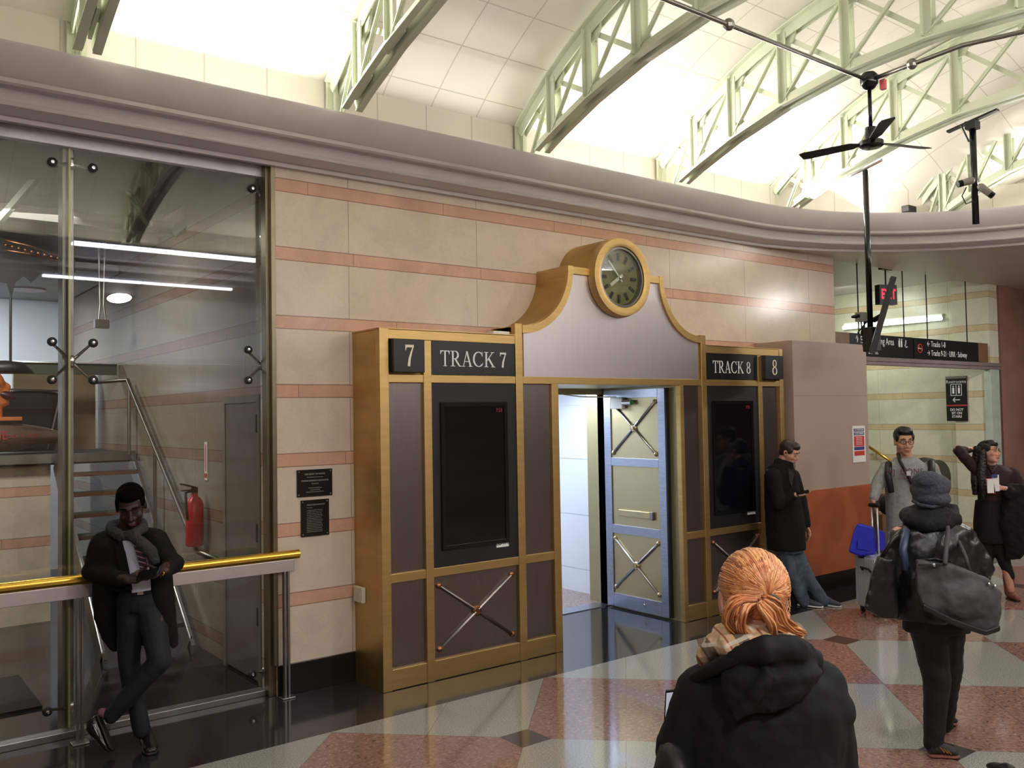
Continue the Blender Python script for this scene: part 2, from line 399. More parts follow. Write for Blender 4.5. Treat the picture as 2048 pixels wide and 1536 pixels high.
# serif letters as stroke polygons (cap height 1)
def strip(pts, ws):
    L, R = [], []
    for i, (p, w_) in enumerate(zip(pts, ws)):
        a = pts[max(i-1, 0)]; b = pts[min(i+1, len(pts)-1)]; dx, dy = b[0]-a[0], b[1]-a[1]; l = math.hypot(dx, dy) or 1
        nx, ny = -dy/l*w_/2, dx/l*w_/2; L.append((p[0]+nx, p[1]+ny)); R.append((p[0]-nx, p[1]-ny))
    return [[L[i], L[i+1], R[i+1], R[i]] for i in range(len(pts)-1)]
def arc(cx, cy, rx, ry, a0, a1, thick, thin, n=18):
    pts, ws = [], []
    for i in range(n+1):
        t = math.radians(a0+(a1-a0)*i/n); pts.append((cx+rx*math.cos(t), cy+ry*math.sin(t))); ws.append(thin+(thick-thin)*abs(math.cos(t)))
    return strip(pts, ws)
def rc(x0, y0, x1, y1): return [[(x0, y0), (x1, y0), (x1, y1), (x0, y1)]]
GL = {
 'T': (0.70, rc(.295,0,.405,1)+rc(.02,.945,.68,1)+[[(.02,.96),(.02,.76),(.045,.76),(.13,.96)],[(.68,.96),(.68,.76),(.655,.76),(.57,.96)]]+rc(.20,0,.50,.04)),
 'R': (0.78, rc(.12,0,.235,1)+rc(.02,0,.34,.04)+rc(.02,.96,.4,1)+arc(.36,.735,.19,.24,90,-90,.115,.045)+rc(.2,.475,.38,.52)+strip([(.34,.5),(.52,.22),(.66,.025),(.78,.02)],[.10,.115,.09,.035])),
 'A': (0.80, strip([(.13,.02),(.385,1.0)],[.045,.05])+strip([(.385,1.0),(.655,.02)],[.11,.12])+rc(.22,.31,.54,.355)+rc(0,0,.25,.04)+rc(.51,0,.80,.04)),
 'C': (0.80, arc(.43,.5,.36,.475,44,316,.125,.045,28)+[[(.66,.84),(.70,1.0),(.73,1.0),(.73,.68),(.70,.68)],[(.67,.17),(.74,.27),(.76,.25),(.69,.12)]]),
 'K': (0.84, rc(.12,0,.235,1)+rc(.02,0,.34,.04)+rc(.02,.96,.34,1)+strip([(.235,.42),(.66,.97)],[.055,.055])+strip([(.36,.57),(.72,.02)],[.115,.125])+rc(.52,.96,.80,1)+rc(.56,0,.86,.04)),
 '7': (0.56, rc(.04,.88,.52,1)+[[(.04,1),(.04,.74),(.065,.74),(.12,.9)]]+strip([(.50,.95),(.38,.66),(.28,.36),(.23,0.0)],[.05,.085,.12,.14])),
 '8': (0.60, arc(.30,.75,.175,.22,0,360,.10,.05,24)+arc(.30,.265,.215,.24,0,360,.115,.05,24)),
 ' ': (0.30, [])}
def serif(body, name, p0, right, up, h, xs, m, parent):
    r = V(right); u = V(up); n = r.cross(u); x = 0
    for k, ch in enumerate(body):
        wd, polys = GL[ch]; mb = MB()
        for j, pl in enumerate(polys):
            mb.prism(pl, lambda a, b, t: V(p0) + r*((x+a)*h*xs) + u*(b*h) + n*t, 0.0005, 0.003 + 0.00007*(j % 7))
        if polys: mb.build(name, m, parent)
        x += wd + 0.03
# ================================================================ STRUCTURE
DW, KF = 6.318, 5.876           # wall plane, portal front plane
struct('floor', BX((-8, -7, -0.1), (20, 14.5, 0.0)), M['floor'])
wb = MB(); wb.box((2.66, DW, 0.0), (5.0, 6.62, 3.98)); wb.box((6.74, DW, 0.0), (10.084, 6.62, 3.98)); wb.box((5.0, DW, 2.38), (6.74, 6.62, 3.98))
struct('wall_back', wb, M['marble_x'])
struct('baseboard_back', MB().box((2.70, DW-0.012, 0.0), (3.295, DW, 0.225)).box((2.655, DW-0.012, 0), (2.70, DW, .225)), M['black_base'], bev=0.002)
# corner trim of the glass bay
struct('trim_1', MB().box((2.625, DW-0.015, 0.23), (2.66, DW+0.03, 3.98)).box((2.60, DW+.03, 0.0), (2.66, DW+0.12, 3.98)), M['darkbronze'], bev=0.003)
# room behind the glass
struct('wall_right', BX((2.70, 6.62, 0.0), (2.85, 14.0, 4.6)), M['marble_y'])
struct('wall_rear', MB().box((-4, 13.9, 0), (2.7, 14.1, 5.0)), M['plaster'])
struct('ceiling', MB().box((-8, 6.42, 4.12), (2.85, 14.2, 4.3)), M['dark'])
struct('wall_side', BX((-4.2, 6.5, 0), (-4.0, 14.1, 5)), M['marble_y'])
# wall far behind the viewer
struct('wall_front', BX((-8, -5.2, 0), (20, -5.0, 3.98)), M['marble_x'])
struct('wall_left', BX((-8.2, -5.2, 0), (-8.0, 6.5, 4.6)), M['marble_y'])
# ---- cornice and soffit: an oval ring seen from below
CX, RXO, CY, RYO, XL = 8.1, 3.3, 3.4, 2.918, -7.9
def ring(o):
    pts = [V((x, CY+RYO-o, 0)) for x in (XL, -4, 0, 4, 7)]
    for i in range(49):
        t = math.radians(90-180*i/48); pts.append(V((CX+(RXO-o)*math.cos(t), CY+(RYO-o)*math.sin(t), 0)))
    pts += [V((x, CY-RYO+o, 0)) for x in (7, 4, 0, -4, XL)]
    return pts
prof = [(-0.02,3.985),(-0.02,3.965),(0.0,3.955),(0.045,3.955),(0.05,3.985),(0.065,3.992),(0.075,3.985),(0.160,4.020),(0.165,4.03),(0.135,4.06),(0.135,4.132),(0.20,4.135),(0.215,4.148),(0.215,4.175),(0.225,4.185),(0.30,4.355),(0.30,4.375),(0.27,4.375),(0.24,4.30),(0.02,4.30),(-0.02,4.30)]
cb = MB(); rows = []
for o_, z_ in prof: rows.append([p+V((0,0,z_)) for p in ring(o_)])
nn = len(rows[0]); vs = [p for r_ in rows for p in r_]; fs = []
for j in range(len(rows)-1):
    for i in range(nn-1): fs.append((j*nn+i, j*nn+i+1, (j+1)*nn+i+1, (j+1)*nn+i))
cb.add(vs, fs)
struct('trim_2', cb, M['cornice'], auto=32)
sb = MB(); ro = ring(-0.02); outer = []
for p in ro:
    if p.x <= 7.0: outer.append(V((p.x, 6.40 if p.y > CY else -5.0, 0)))
    else:
        dx, dy = p.x-7.0, p.y-CY; t = 1e9
        if dx > 1e-6: t = min(t, (19.5-7.0)/dx)
        if dy > 0: t = min(t, (6.40-CY)/dy)
        if dy < 0: t = min(t, (CY+5.0)/-dy)
        outer.append(V((7.0+dx*t, CY+dy*t, 0)))
z0 = 3.98
vs = [V((p.x, p.y, z0)) for p in ro] + [V((p.x, p.y, z0)) for p in outer] + [V((p.x, p.y, z0+.12)) for p in ro] + [V((p.x, p.y, z0+.12)) for p in outer]
fs = []
for i in range(nn-1):
    fs.append((i, i+1, nn+i+1, nn+i)); fs.append((2*nn+i, 3*nn+i, 3*nn+i+1, 2*nn+i+1))
sb.add(vs, fs); struct('ceiling_soffit', sb, M['soffit'])
# ---- vault
def vz(x, y):
    ex = max(0.0, x-CX)*RYO/RXO; rr = min(3.3, math.hypot(ex, y-CY)); return 1.426 + math.sqrt(19.1 - rr*rr)
vb = MB(); NX, NY = 60, 40; xs_ = [-8 + (CX+8)*i/16 for i in range(17)]
prev = None; uvs = []
def arcs(y): return 4.37*math.asin((y-CY)/4.37)
verts, faces = [], []
for x in xs_[:-1]:
    for j in range(NY+1):
        y = CY - 2.96 + 5.92*j/NY; verts.append((x, y, vz(x, y))); uvs.append((x-1.24, arcs(y)+3.31))
nr = len(xs_)-1
for i in range(nr-1):
    for j in range(NY): a = i*(NY+1)+j; faces.append((a, a+1, a+NY+2, a+NY+1))
base = len(verts)
# half dome end
NT, NR = 40, 14
for k in range(NT+1):
    t = PI/2 - PI*k/NT
    for q in range(NR+1):
        f_ = q/NR*1.014; x = CX + RXO*f_*math.cos(t); y = CY + RYO*f_*math.sin(t); verts.append((x, y, vz(x, y))); uvs.append((x-1.24, arcs(max(-4.3, min(4.3, y-CY))+CY)+3.31))
for k in range(NT):
    for q in range(NR): a = base+k*(NR+1)+q; faces.append((a, a+1, a+NR+2, a+NR+1))
# bridge strip between barrel and dome
b2 = len(verts)
for x in (xs_[-2], CX):
    for j in range(NY+1):
        y = CY - 2.96 + 5.92*j/NY; verts.append((x, y, vz(x, y))); uvs.append((x-1.24, arcs(y)+3.31))
for j in range(NY): faces.append((b2+j, b2+j+1, b2+NY+2+j, b2+NY+1+j))
vb.add(verts, faces)
vo = vb.build('ceiling_vault', M['vault'], smooth=True); vo['kind'] = 'structure'
ul = vo.data.uv_layers.new(name='UVMap')
for lp in vo.data.loops: ul.data[lp.index].uv = uvs[lp.vertex_index]
# stub wall between cornice and vault
st = MB(); r1 = ring(0.02); stu = []
n_ = len(r1); vs = [V((p.x, p.y, 4.28)) for p in r1] + [V((p.x, p.y, vz(p.x, p.y)+0.03)) for p in r1]
st.add(vs, [(i, i+1, n_+i+1, n_+i) for i in range(n_-1)])
so = st.build('wall_clerestory', M['vault']); so['kind'] = 'structure'
ul = so.data.uv_layers.new(name='UVMap'); acc = [0]
for i in range(1, n_): acc.append(acc[-1] + (r1[i]-r1[i-1]).length)
for lp in so.data.loops:
    i = lp.vertex_index; ul.data[lp.index].uv = (acc[i % n_]-9.09, 0.03 if i < n_ else 0.42)
# ================================================================ TRUSSES
def truss(x, label, yc=CY, sc=1.0, zoff=0.0):
    t = thing('roof_truss', (x, yc, 4.3), label, 'truss', 'arched green trusses under the vault')
    def top(y): dy = (y-yc)/sc; return (1.426 + math.sqrt(19.1 - dy*dy)) - 0.075 + zoff
    def bot(y): dy = (y-yc)/sc; return (-1.1 + math.sqrt(36.1 - dy*dy)) + zoff + 0.05
    ys = [2.66, 2.37, 1.90, 1.33, 0.70, 0.0]; ys = [yc+v*sc for v in ys] + [yc-v*sc for v in ys[-2::-1]]
    def chord(fn, wf, web, name, nsub):
        mb = MB(); pts = []
        if nsub:
            N = 28; pts = [yc+2.84*sc-5.68*sc*i/N for i in range(N+1)]
        else: pts = [yc+2.56*sc] + ys[1:-1] + [yc-2.56*sc]
        for sgn in (-1, 1):
            for a, b in zip(pts[:-1], pts[1:]):
                p, q = V((x+sgn*0.032, a, fn(a))), V((x+sgn*0.032, b, fn(b)))
                mb.bar(p + V((0,0,web/2)), q + V((0,0,web/2)), 0.012, web, up=(1,0,0) if False else (0,0,1))
                mb.bar(V((x+sgn*(0.03+wf/2), a, fn(a))), V((x+sgn*(0.03+wf/2), b, fn(b))), wf, 0.014)
        return mb.build(name, M['green'], t)
    chord(top, 0.055, -0.10, 'top_chord', True)
    chord(bot, 0.055, 0.09, 'bottom_chord', False)
    for s_ in (1, -1):
        y = yc+s_*2.86*sc; mb = MB(); z1 = top(yc+2.84*sc)+.03
        mb.box((x-0.06, y-0.012, 4.28+zoff*0), (x+0.06, y+0.012, z1)); mb.box((x-0.012, y-0.05, 4.28), (x+0.012, y+0.05, z1))
        mb.build('foot_post', M['green'], t)
    for y in ys[1:-1]:
        mb = MB(); w2 = 0.03
        for sg in (-1, 1):
            mb.bar((x+sg*0.038, y, bot(y)+.03), (x+sg*0.038, y, top(y)-.04), 0.012, 0.075, up=(0,1,0))
            mb.bar((x+sg*0.055, y+.03, bot(y)+.03), (x+sg*0.055, y+.03, top(y)-.04), 0.045, 0.01, up=(0,1,0))
        mb.build('web_post', M['green'], t)
    full = ys
    for i in range(len(full)-1):
        a, b = full[i], full[i+1]
        for (p, q, sd) in (((top(a)-.06), (bot(b)+.06), 0.022), ((bot(a)+.06), (top(b)-.06), -0.022)):
            if i in (0, len(full)-2) and False: continue
            MB().bar((x+sd, a, p), (x+sd, b, q), 0.012, 0.045).bar((x+sd*1.6, a, p-.015), (x+sd*1.6, b, q-.015), 0.03, 0.01).build('diagonal_brace', M['green'], t)
    for y in ys[1:-1]:
        for fn, dz, hh in ((bot, 0.075, 0.10), (top, -0.10, 0.09)):
            zz = fn(y)+dz; h = 0.12*sc
            poly = [(-h, -hh*.55), (h, -hh*.55), (h, hh*.2), (h*.72, hh*.8), (-h*.72, hh*.8), (-h, hh*.2)]
            if dz < 0: poly = [(u, -v) for u, v in poly]
            slope = (fn(y+.05)-fn(y-.05))/.1
            MB().prism(poly, lambda u, v, tt: V((x+tt, y+u, zz+v+slope*u)), -0.012, 0.012).build('gusset_plate', M['green'], t)
    return t
TL = ['green truss nearest the left edge of the photo, mostly cut off above', 'green truss rising over the left end of the stone wall, left of the clock',
      'green truss whose foot stands on the cornice just left above the clock', 'green truss whose bottom chord carries the black ceiling fan',
      'green truss carrying the long black pole with the tilted monitor', 'small green truss at the far right end of the vault']
for i, x in enumerate((1.28, 3.13, 5.0, 6.87, 8.8)): truss(x, TL[i])
truss(10.55, TL[5], CY, 0.72, -0.12)
truss(-0.6, 'green truss left of the frame, over the glass bay')
# ================================================================ PORTAL
XC = 5.825
por = thing('entrance_portal', (XC, KF, 0), 'brass and steel station portal with curved pediment around the open doorway', 'portal')
def pb(x0, x1, z0_, z1_, y0=KF, y1=KF+0.06): return MB().box((x0, y0, z0_), (x1, y1, z1_))
# cores
pb(3.300, 5.06, 0.0, 2.72, KF+0.05, DW-0.002).build('side_casing', M['brass_side'], por)
pb(6.70, 8.35, 0.0, 2.72, KF+0.05, DW-0.002).build('side_casing', M['brass_side'], por)
for x0, x1, zt in ((3.295,3.375,2.73),(3.685,3.757,2.65),(4.598,4.675,2.83),(4.99,5.068,2.318),(6.645,6.70,2.318),(6.975,7.052,2.83),(7.893,7.965,2.65),(8.275,8.355,2.73)):
    pb(x0, x1, 0.0, zt).build('post', M['brass'], por, bev=0.004)
for x0, x1 in ((3.375,4.598),(7.052,8.275)): pb(x0, x1, 2.652, 2.73, KF+.004).build('top_rail', M['brass'], por, bev=0.003)
MB().box((3.295, KF+.004, 2.722), (4.60, DW-.003, 2.734)).build('top_plate', M['brass'], por)
MB().box((7.05, KF+.004, 2.722), (8.355, DW-.003, 2.734)).build('top_plate', M['brass'], por)
for x0, x1 in ((3.375,3.685),(3.757,4.598),(4.675,6.975),(7.052,7.893),(7.965,8.275)): pb(x0, x1, 2.318, 2.380, KF+.004).build('cross_rail', M['brass'], por, bev=0.003)
for x0, x1 in ((3.375,3.685),(3.757,4.598),(4.675,4.99),(6.70,6.975),(7.052,7.893),(7.965,8.275)):
    pb(x0, x1, 0.80, 0.868, KF+.004).build('middle_rail', M['brass'], por, bev=0.003)
    pb(x0, x1, 0.004, 0.155, KF+.004).build('bottom_rail', M['brass'], por, bev=0.003)
    if x1-x0 < .5:
        pb(x0, x1, 0.868, 2.318, KF+.028).build('panel', M['pewter'], por)
    pb(x0, x1, 0.155, 0.80, KF+.028).build('panel', M['pewter'], por)
pb(3.31, 5.05, 0.0, 0.03, KF+.012).build('plinth', M['black_base'], por)
pb(6.67, 8.34, 0.0, 0.03, KF+.012).build('plinth', M['black_base'], por)
# pediment
def arcp(cx, cz, a, b, t0, t1, n=16): return [(cx+a*math.cos(math.radians(t0+(t1-t0)*i/n)), cz+b*math.sin(math.radians(t0+(t1-t0)*i/n))) for i in range(n+1)]
zc = 3.315; RC = 0.372
lc = arcp(4.675, 3.38, 0.535, 0.56, -90, 0)     # left flank from the post up to the shoulder
lc = [(4.675, 2.82)] + lc + [(5.21, 3.372), (5.50, 3.368)]
out = lc + [(2*XC-u, v) for u, v in lc[::-1]]
def yz(u, v, t): return V((u, t, v))
core = [(4.675, 2.36)] + out + [(6.975, 2.36)]
MB().prism(core, yz, KF+0.035, DW-.003).build('pediment_body', M['brass_side'], por)
inn = [(4.70, 2.38), (4.70, 2.79)] + arcp(4.675, 3.38, 0.565, 0.60, -86, -6) + [(5.235, 3.34), (6.415, 3.34)] + [(2*XC-u, v) for u, v in arcp(4.675, 3.38, 0.565, 0.60, -86, -6)[::-1]] + [(6.95, 2.80), (6.95, 2.38)]
MB().prism(inn, yz, KF+0.018, KF+0.04).build('pediment_panel', M['silver'], por)
def ribbon(o_, i_, name):
    mb = MB(); n = len(o_)
    vs = [yz(u, v, KF-0.004) for u, v in o_] + [yz(u, v, KF-0.004) for u, v in i_] + [yz(u, v, DW-.004) for u, v in o_] + [yz(u, v, KF+.03) for u, v in i_]
    fs = []
    for k in range(n-1): fs += [(k, k+1, n+k+1, n+k), (k, 2*n+k, 2*n+k+1, k+1), (n+k, n+k+1, 3*n+k+1, 3*n+k)]
    fs += [(0, n, 3*n, 2*n), (n-1, 3*n-1, 4*n-1, 2*n-1)]
    return mb.add(vs, fs).build(name, M['brass'], por, auto=35)
for sgn in (1, -1):
    f = (lambda p: p) if sgn == 1 else (lambda p: (2*XC-p[0], p[1]))
    oo = arcp(4.675, 3.38, 0.535, 0.565, -90, -1, 20); ii = arcp(4.675, 3.38, 0.595, 0.630, -90, -1, 20)
    ribbon([f(p) for p in oo], [f(p) for p in ii], 'curved_trim')
    a, b = (5.215, 5.50) if sgn == 1 else (2*XC-5.50, 2*XC-5.215)
    MB().box((a, KF-.002, 3.305), (b, DW-.004, 3.372)).build('shoulder_trim', M['brass'], por, bev=0.003)
    a, b = (5.205, 5.265) if sgn == 1 else (2*XC-5.265, 2*XC-5.205)
    MB().box((a, KF-.005, 3.30), (b, DW-.004, 3.378)).build('shoulder_cap', M['brass'], por, bev=0.003)
# deep reveals and head of the opening
MB().box((6.66, KF+.05, 0), (6.70, 7.08, 2.36)).build('reveal', M['olive'], por)
MB().box((5.03, KF+.05, 0), (5.068, 7.08, 2.36)).build('reveal', M['olive'], por)
MB().box((5.03, KF+.03, 2.32), (6.70, 7.08, 2.37)).build('head_lining', M['olive'], por)
# cross ornaments below the screens
def crossed(x0, x1, z0_, z1_, mkp, ra, rb, y, par, nm='crossed_rod', bossm=None, mats=('silver', 'pewter')):
    cx, cz = (x0+x1)/2, (z0_+z1_)/2
    for (a, b), mm in zip((((x0, z0_), (x1, z1_)), ((x0, z1_), (x1, z0_))), mats):
        MB().tube([mkp(*a, 0.012), mkp(*b, 0.012)], ra, 10).build(nm, M[mm], par, smooth=True)
    for p in ((x0, z0_), (x1, z1_), (x0, z1_), (x1, z0_)):
        nrm = mkp(0, 0, 1)-mkp(0, 0, 0)
        MB().lathe([(.001, 0), (rb, 0), (rb, .012), (rb*.6, .022), (.001, .026)], mkp(*p, 0), nrm, 20).build('boss', M[bossm or 'copper_boss'], par, auto=35)
    nrm = mkp(0, 0, 1)-mkp(0, 0, 0)
    MB().lathe([(.001, 0), (rb*1.8, 0), (rb*1.8, .014), (rb*1.3, .026), (rb*1.25, .020), (rb*.8, .020), (rb*.75, .032), (.001, .034)], mkp(cx, cz, 0), nrm, 24).build('center_boss', M[bossm or 'copper_boss'], par, auto=35)
crossed(3.812, 4.530, 0.232, 0.727, lambda u, v, t: V((u, KF+.028-t, v)), 0.012, 0.024, 0, por)
crossed(7.12, 7.838, 0.232, 0.727, lambda u, v, t: V((u, KF+.028-t, v)), 0.012, 0.024, 0, por)
# ---- clock
ck = thing('wall_clock', (XC+.005, KF, zc), 'round brass drum clock set in the pediment above the doorway', 'clock')
cc = V((XC+.005, 0, zc))
MB().lathe([(RC, -.002), (RC, .02), (RC-.012, .075), (RC-.06, .078), (0.285, .070), (0.283, -.02)], V((cc.x, KF+.01, zc)), (0,-1,0), 64, 0, False).build('bezel', M['brass'], ck, auto=40)
MB().lathe([(RC-.004, 0), (RC-.004, .44)], V((cc.x, KF, zc)), (0,1,0), 64, 0, False).build('drum', M['brass_side'], ck, auto=40)
MB().lathe([(.282, .0), (.282, .05), (.262, .052), (.255, .0)], V((cc.x, KF, zc)), (0,-1,0), 64, 0, False).build('inner_rim', M['steel_dull'], ck, auto=40)
MB().lathe([(.001, 0), (.262, 0), (.262, .012), (.001, .012)], V((cc.x, KF+.012, zc)), (0,-1,0), 64).build('dial', mat('clock_dial', (128, 122, 78), 0.5, 0.0, 0.2, 5), ck)
for k in range(12):
    a = PI/6*k; d = V((math.sin(a), 0, math.cos(a)))
    MB().bar(cc+V((0,KF-.004,0))+d*.158, cc+V((0,KF-.004,0))+d*.232, 0.028, 0.008, up=(0,1,0)).build('hour_mark', M['blackmatte'], ck)
def hand(a, L, wd, nm):
    d = V((math.sin(a), 0, math.cos(a))); c0 = cc+V((0, KF-.016, 0))
    MB().bar(c0-d*.05, c0+d*L, wd, .005, up=(0,1,0)).build(nm, M['white'], ck)
hand(math.radians(360*53/60), .20, .016, 'minute_hand'); hand(math.radians(30*(7+53/60)), .14, .030, 'hour_hand')
MB().lathe([(.001,0),(.018,0),(.018,.012),(.001,.014)], cc+V((0,KF-.012,0)), (0,-1,0), 20).build('hub', M['chrome'], ck)
MB().lathe([(.001,0),(.262,0),(.262,.004),(.001,.004)], cc+V((0,KF-.035,0)), (0,-1,0), 48).build('cover_glass', M['clockglass'], ck)
# ---- signs on the portal
RXW, UZ = V((1,0,0)), V((0,0,1))
def numbox(x0, x1, dg, lab):
    b = MB().box((x0, KF-.05, 2.395), (x1, KF+.02, 2.65)).build('number_sign', M['signblack'], None, bev=.003)
    b.location = (0,0,0); tag(b, lab, 'sign', 'track number boxes')
    h = .165; wd = GL[dg][0]*h*0.95
    serif(dg, 'numeral', ((x0+x1)/2-wd/2, KF-.05, 2.44), RXW, UZ, h, .95, mat('cream_numeral', (238, 230, 205), .5), b)
numbox(3.39, 3.665, '7', 'projecting black box with a cream number 7 at the left of the portal')
numbox(7.96, 8.275, '8', 'projecting black box with a cream number 8 at the right of the portal')
def tsign(x0, x1, tx, lab):
    b = MB().box((x0, KF+.012, 2.383), (x1, KF+.03, 2.652)).build('track_sign', M['signblack'], None); tag(b, lab, 'sign', 'track name signs')
    h = 0.125; tot = sum(GL[c][0]+.03 for c in tx)-.03; xs = .665/(tot*h) if x0 < 5 else .62/(tot*h)
    serif(tx, 'letter', ((x0+x1)/2-tot*h*xs/2, KF+.012, 2.452), RXW, UZ, h, xs, M['white'], b)
tsign(3.757, 4.598, 'TRACK 7', 'black sign reading TRACK 7 in white serif capitals')
tsign(7.052, 7.893, 'TRACK 8', 'black sign reading TRACK 8 in white serif capitals')
def screen(x0, lab, gt, tm, dim):
    s_ = thing('departure_screen', (x0+.42, KF, .87), lab, 'screen', 'dark portrait screens in the portal')
    MB().box((x0, KF+.014, .868), (x0+.841, KF+.04, 2.318)).build('backing_panel', M['blackmatte'], s_)
    fx0, fx1, fz0, fz1 = x0+.082, x0+.745, .998, 2.165
    f = MB()
    f.box((fx0, KF-.002, fz0), (fx0+.035, KF+.014, fz1)); f.box((fx1-.035, KF-.002, fz0), (fx1, KF+.014, fz1))
    f.box((fx0+.035, KF-.002, fz0), (fx1-.035, KF+.014, fz0+.035)); f.box((fx0+.035, KF-.002, fz1-.035), (fx1-.035, KF+.014, fz1))
    f.build('screen_frame', M['black'], s_, bev=.003)
    MB().box((fx0+.035, KF+.006, fz0+.035), (fx1-.035, KF+.0135, fz1-.035)).build('screen_glass', M['screen'], s_)
    text(tm, 'time_display', (fx1-.085, KF+.005, fz1-.07), RXW, UZ, .045, M[dim], s_, .85)
    MB().box((x0+.615, KF+.008, .965), (x0+.742, KF+.014, 1.027)).build('label_plate', M['white'], s_)
    text(gt, 'label_text', (x0+.678, KF+.0075, .996), RXW, UZ, .042, M['signblack'], s_, .95, bold=.0008)
screen(3.757, 'dark portrait screen below the TRACK 7 sign, label GB-W-7', 'GB-W-7', '7:53', 'redled_dim')
screen(7.052, 'dark portrait screen below the TRACK 8 sign, behind the man with the phone', 'GB-W-8', '7:53', 'redled_dim')
# switch box on the casing's flank, little white box on top
sw = MB().box((3.265, 6.14, .625), (3.2995, 6.28, .745)).build('switch_box', M['ivory'], None, bev=.006); tag(sw, 'small cream switch box on the left flank of the portal', 'switch')
MB().box((3.262, 6.17, .66), (3.265, 6.20, .70)).build('button', M['ivory'], sw)
wbx = MB().box((4.41, 5.93, 2.7345), (4.58, 6.02, 2.762)).build('small_box', M['white'], None, bev=.004); tag(wbx, 'flat white box lying on top of the portal above TRACK 7', 'box')
# ---- open door leaf
dr = thing('swing_door', (6.63, 6.92, 0), 'open steel door leaf with bronze panels and crossed rods', 'door')
DXF = 6.612
def db(y0, y1, z0_, z1_, x0=DXF, x1=6.650): return MB().box((x0, y0, z0_), (x1, y1, z1_))
Y0, Y1 = 6.03, 6.93
for a, b in ((Y0+.02, 6.15), (6.83, Y1)): db(a, b, .02, 2.30).build('stile', M['steel'], dr, bev=.002)
for a, b in ((.02,.16),(.79,.88),(1.50,1.585),(2.21,2.30)): db(6.15, 6.83, a, b).build('rail', M['steel'], dr, bev=.002)
for a, b in ((.16,.79),(.88,1.50),(1.585,2.21)): db(6.15, 6.83, a, b, DXF+.014).build('panel', M['bronze'], dr)
MB().box((DXF-.004, Y0, .02), (6.652, Y0+.022, 2.30)).build('edge_seal', M['rubber'], dr)
fd = lambda u, v, t: V((DXF+.014-t, u, v))
crossed(6.80, 6.19, 1.635, 2.165, fd, .011, .024, 0, dr, bossm='bronze', mats=('steel', 'chrome'))
crossed(6.80, 6.19, .225, .735, fd, .011, .024, 0, dr, bossm='bronze', mats=('steel', 'silver'))
MB().box((DXF-.012, 6.24, .975), (DXF+.014, 6.73, 1.045)).build('push_bar', M['bronze'], dr, bev=.006)
MB().box((DXF-.016, 6.235, .965), (DXF+.014, 6.28, 1.05)).build('push_bar_cap', M['steel_dull'], dr, bev=.004)
MB().lathe([(.001,0),(.012,0),(.010,.012),(.001,.016)], (DXF, 6.38, .10), (-1,0,0), 16).build('stud', M['chrome'], dr, smooth=True)
cl = MB().box((DXF-.05, 6.60, 2.10), (DXF, 6.78, 2.22)).build('door_closer', M['grille'], dr, bev=.008)
MB().lathe([(.001,0),(.03,0),(.03,.12),(.001,.12)], (DXF-.03, 6.60, 2.165), (0,-1,0), 20).build('closer_cylinder', M['chrome'], cl, auto=40)
MB().lathe([(.001,0),(.027,0),(.02,.006),(.001,.006)], (DXF-.03, 6.48, 2.165), (0,-1,0), 20).build('closer_cap', mat('green_cap', (40, 150, 90), .4), cl, auto=40)
MB().tube([(DXF-.03, 6.70, 2.225), (6.30, 6.95, 2.235), (6.10, 6.99, 2.26)], .007, 8).build('closer_arm', M['chrome'], cl)
# jamb beyond, threshold
struct('door_1', MB().box((6.66, 6.97, 0), (6.78, 7.10, 2.34)).box((6.70, 7.10, 0), (6.90, 7.30, 2.34)).box((4.94, 6.97, 0), (5.05, 7.10, 2.34)).box((4.94, 6.99, 2.26), (6.78, 7.10, 2.40)), M['olive'], bev=.003)
struct('trim_3', BX((5.05, 6.93, 0.0), (6.66, 7.12, 0.008)), M['steel'])
# ---- passage beyond
pw = MB(); zs = [0.0, .270, .893, 1.535, 2.155, 2.6]
for a, b in zip(zs[:-1], zs[1:]): pw.box((6.89, 7.30, a+.003), (6.95, 12, b-.003))
pw.box((6.90, 7.10, 0), (6.96, 12, 2.6)); pw.box((4.6, 11.9, 0), (7, 12, 2.6)); pw.box((4.5, 7.1, 0), (4.6, 12, 2.6)); pw.box((4.5, 7.1, 2.38), (7, 12, 2.5))
pw.box((2.85, 6.99, 0), (4.94, 7.1, 2.6))
struct('wall_passage', pw, M['plaster'])
struct('floor_passage', BX((4.6, 7.12, 0.0), (6.89, 11.9, 0.004)), mat('granite_speckle', (150, 128, 122), .3, 0, .35, 40))
el = MB().box((5.3, 7.3, 2.20), (6.05, 7.5, 2.26)).build('ceiling_bracket', M['steel_dull']); tag(el, 'grey steel bracket under the passage ceiling just inside the door', 'bracket')
# ================================================================ temporary partition
pt = thing('partition', (9.2, 5.82, 0), 'tall plywood partition painted tan above and rust orange below', 'partition')
MB().box((8.44, 5.82, 1.154), (9.935, DW-.005, 2.83)).build('tan_panel', M['tan'], pt, bev=.002)
MB().box((8.44, 5.815, .196), (9.935, DW-.005, 1.154)).build('orange_panel', M['orange'], pt, bev=.002)
MB().box((8.45, 5.835, 0), (9.925, DW-.005, .196)).build('base', M['black_base'], pt)
MB().box((8.445, 5.8185, 2.214), (9.93, 5.8205, 2.217)).build('panel_joint', M['brownwall'], pt)
ps = MB().box((9.575, 5.812, 1.425), (9.845, 5.8195, 1.858)).build('poster', M['white']); tag(ps, 'narrow white notice with red and blue blocks taped to the partition', 'poster')
for z0_, z1_, m_ in ((1.79,1.825,'poster_blue'),(1.745,1.78,'poster_blue'),(1.615,1.735,'poster_red'),(1.57,1.61,'poster_blue'),(1.505,1.56,'poster_red')):
    MB().box((9.60, 5.8105, z0_), (9.82, 5.8125, z1_)).build('printed_block', M[m_], ps)
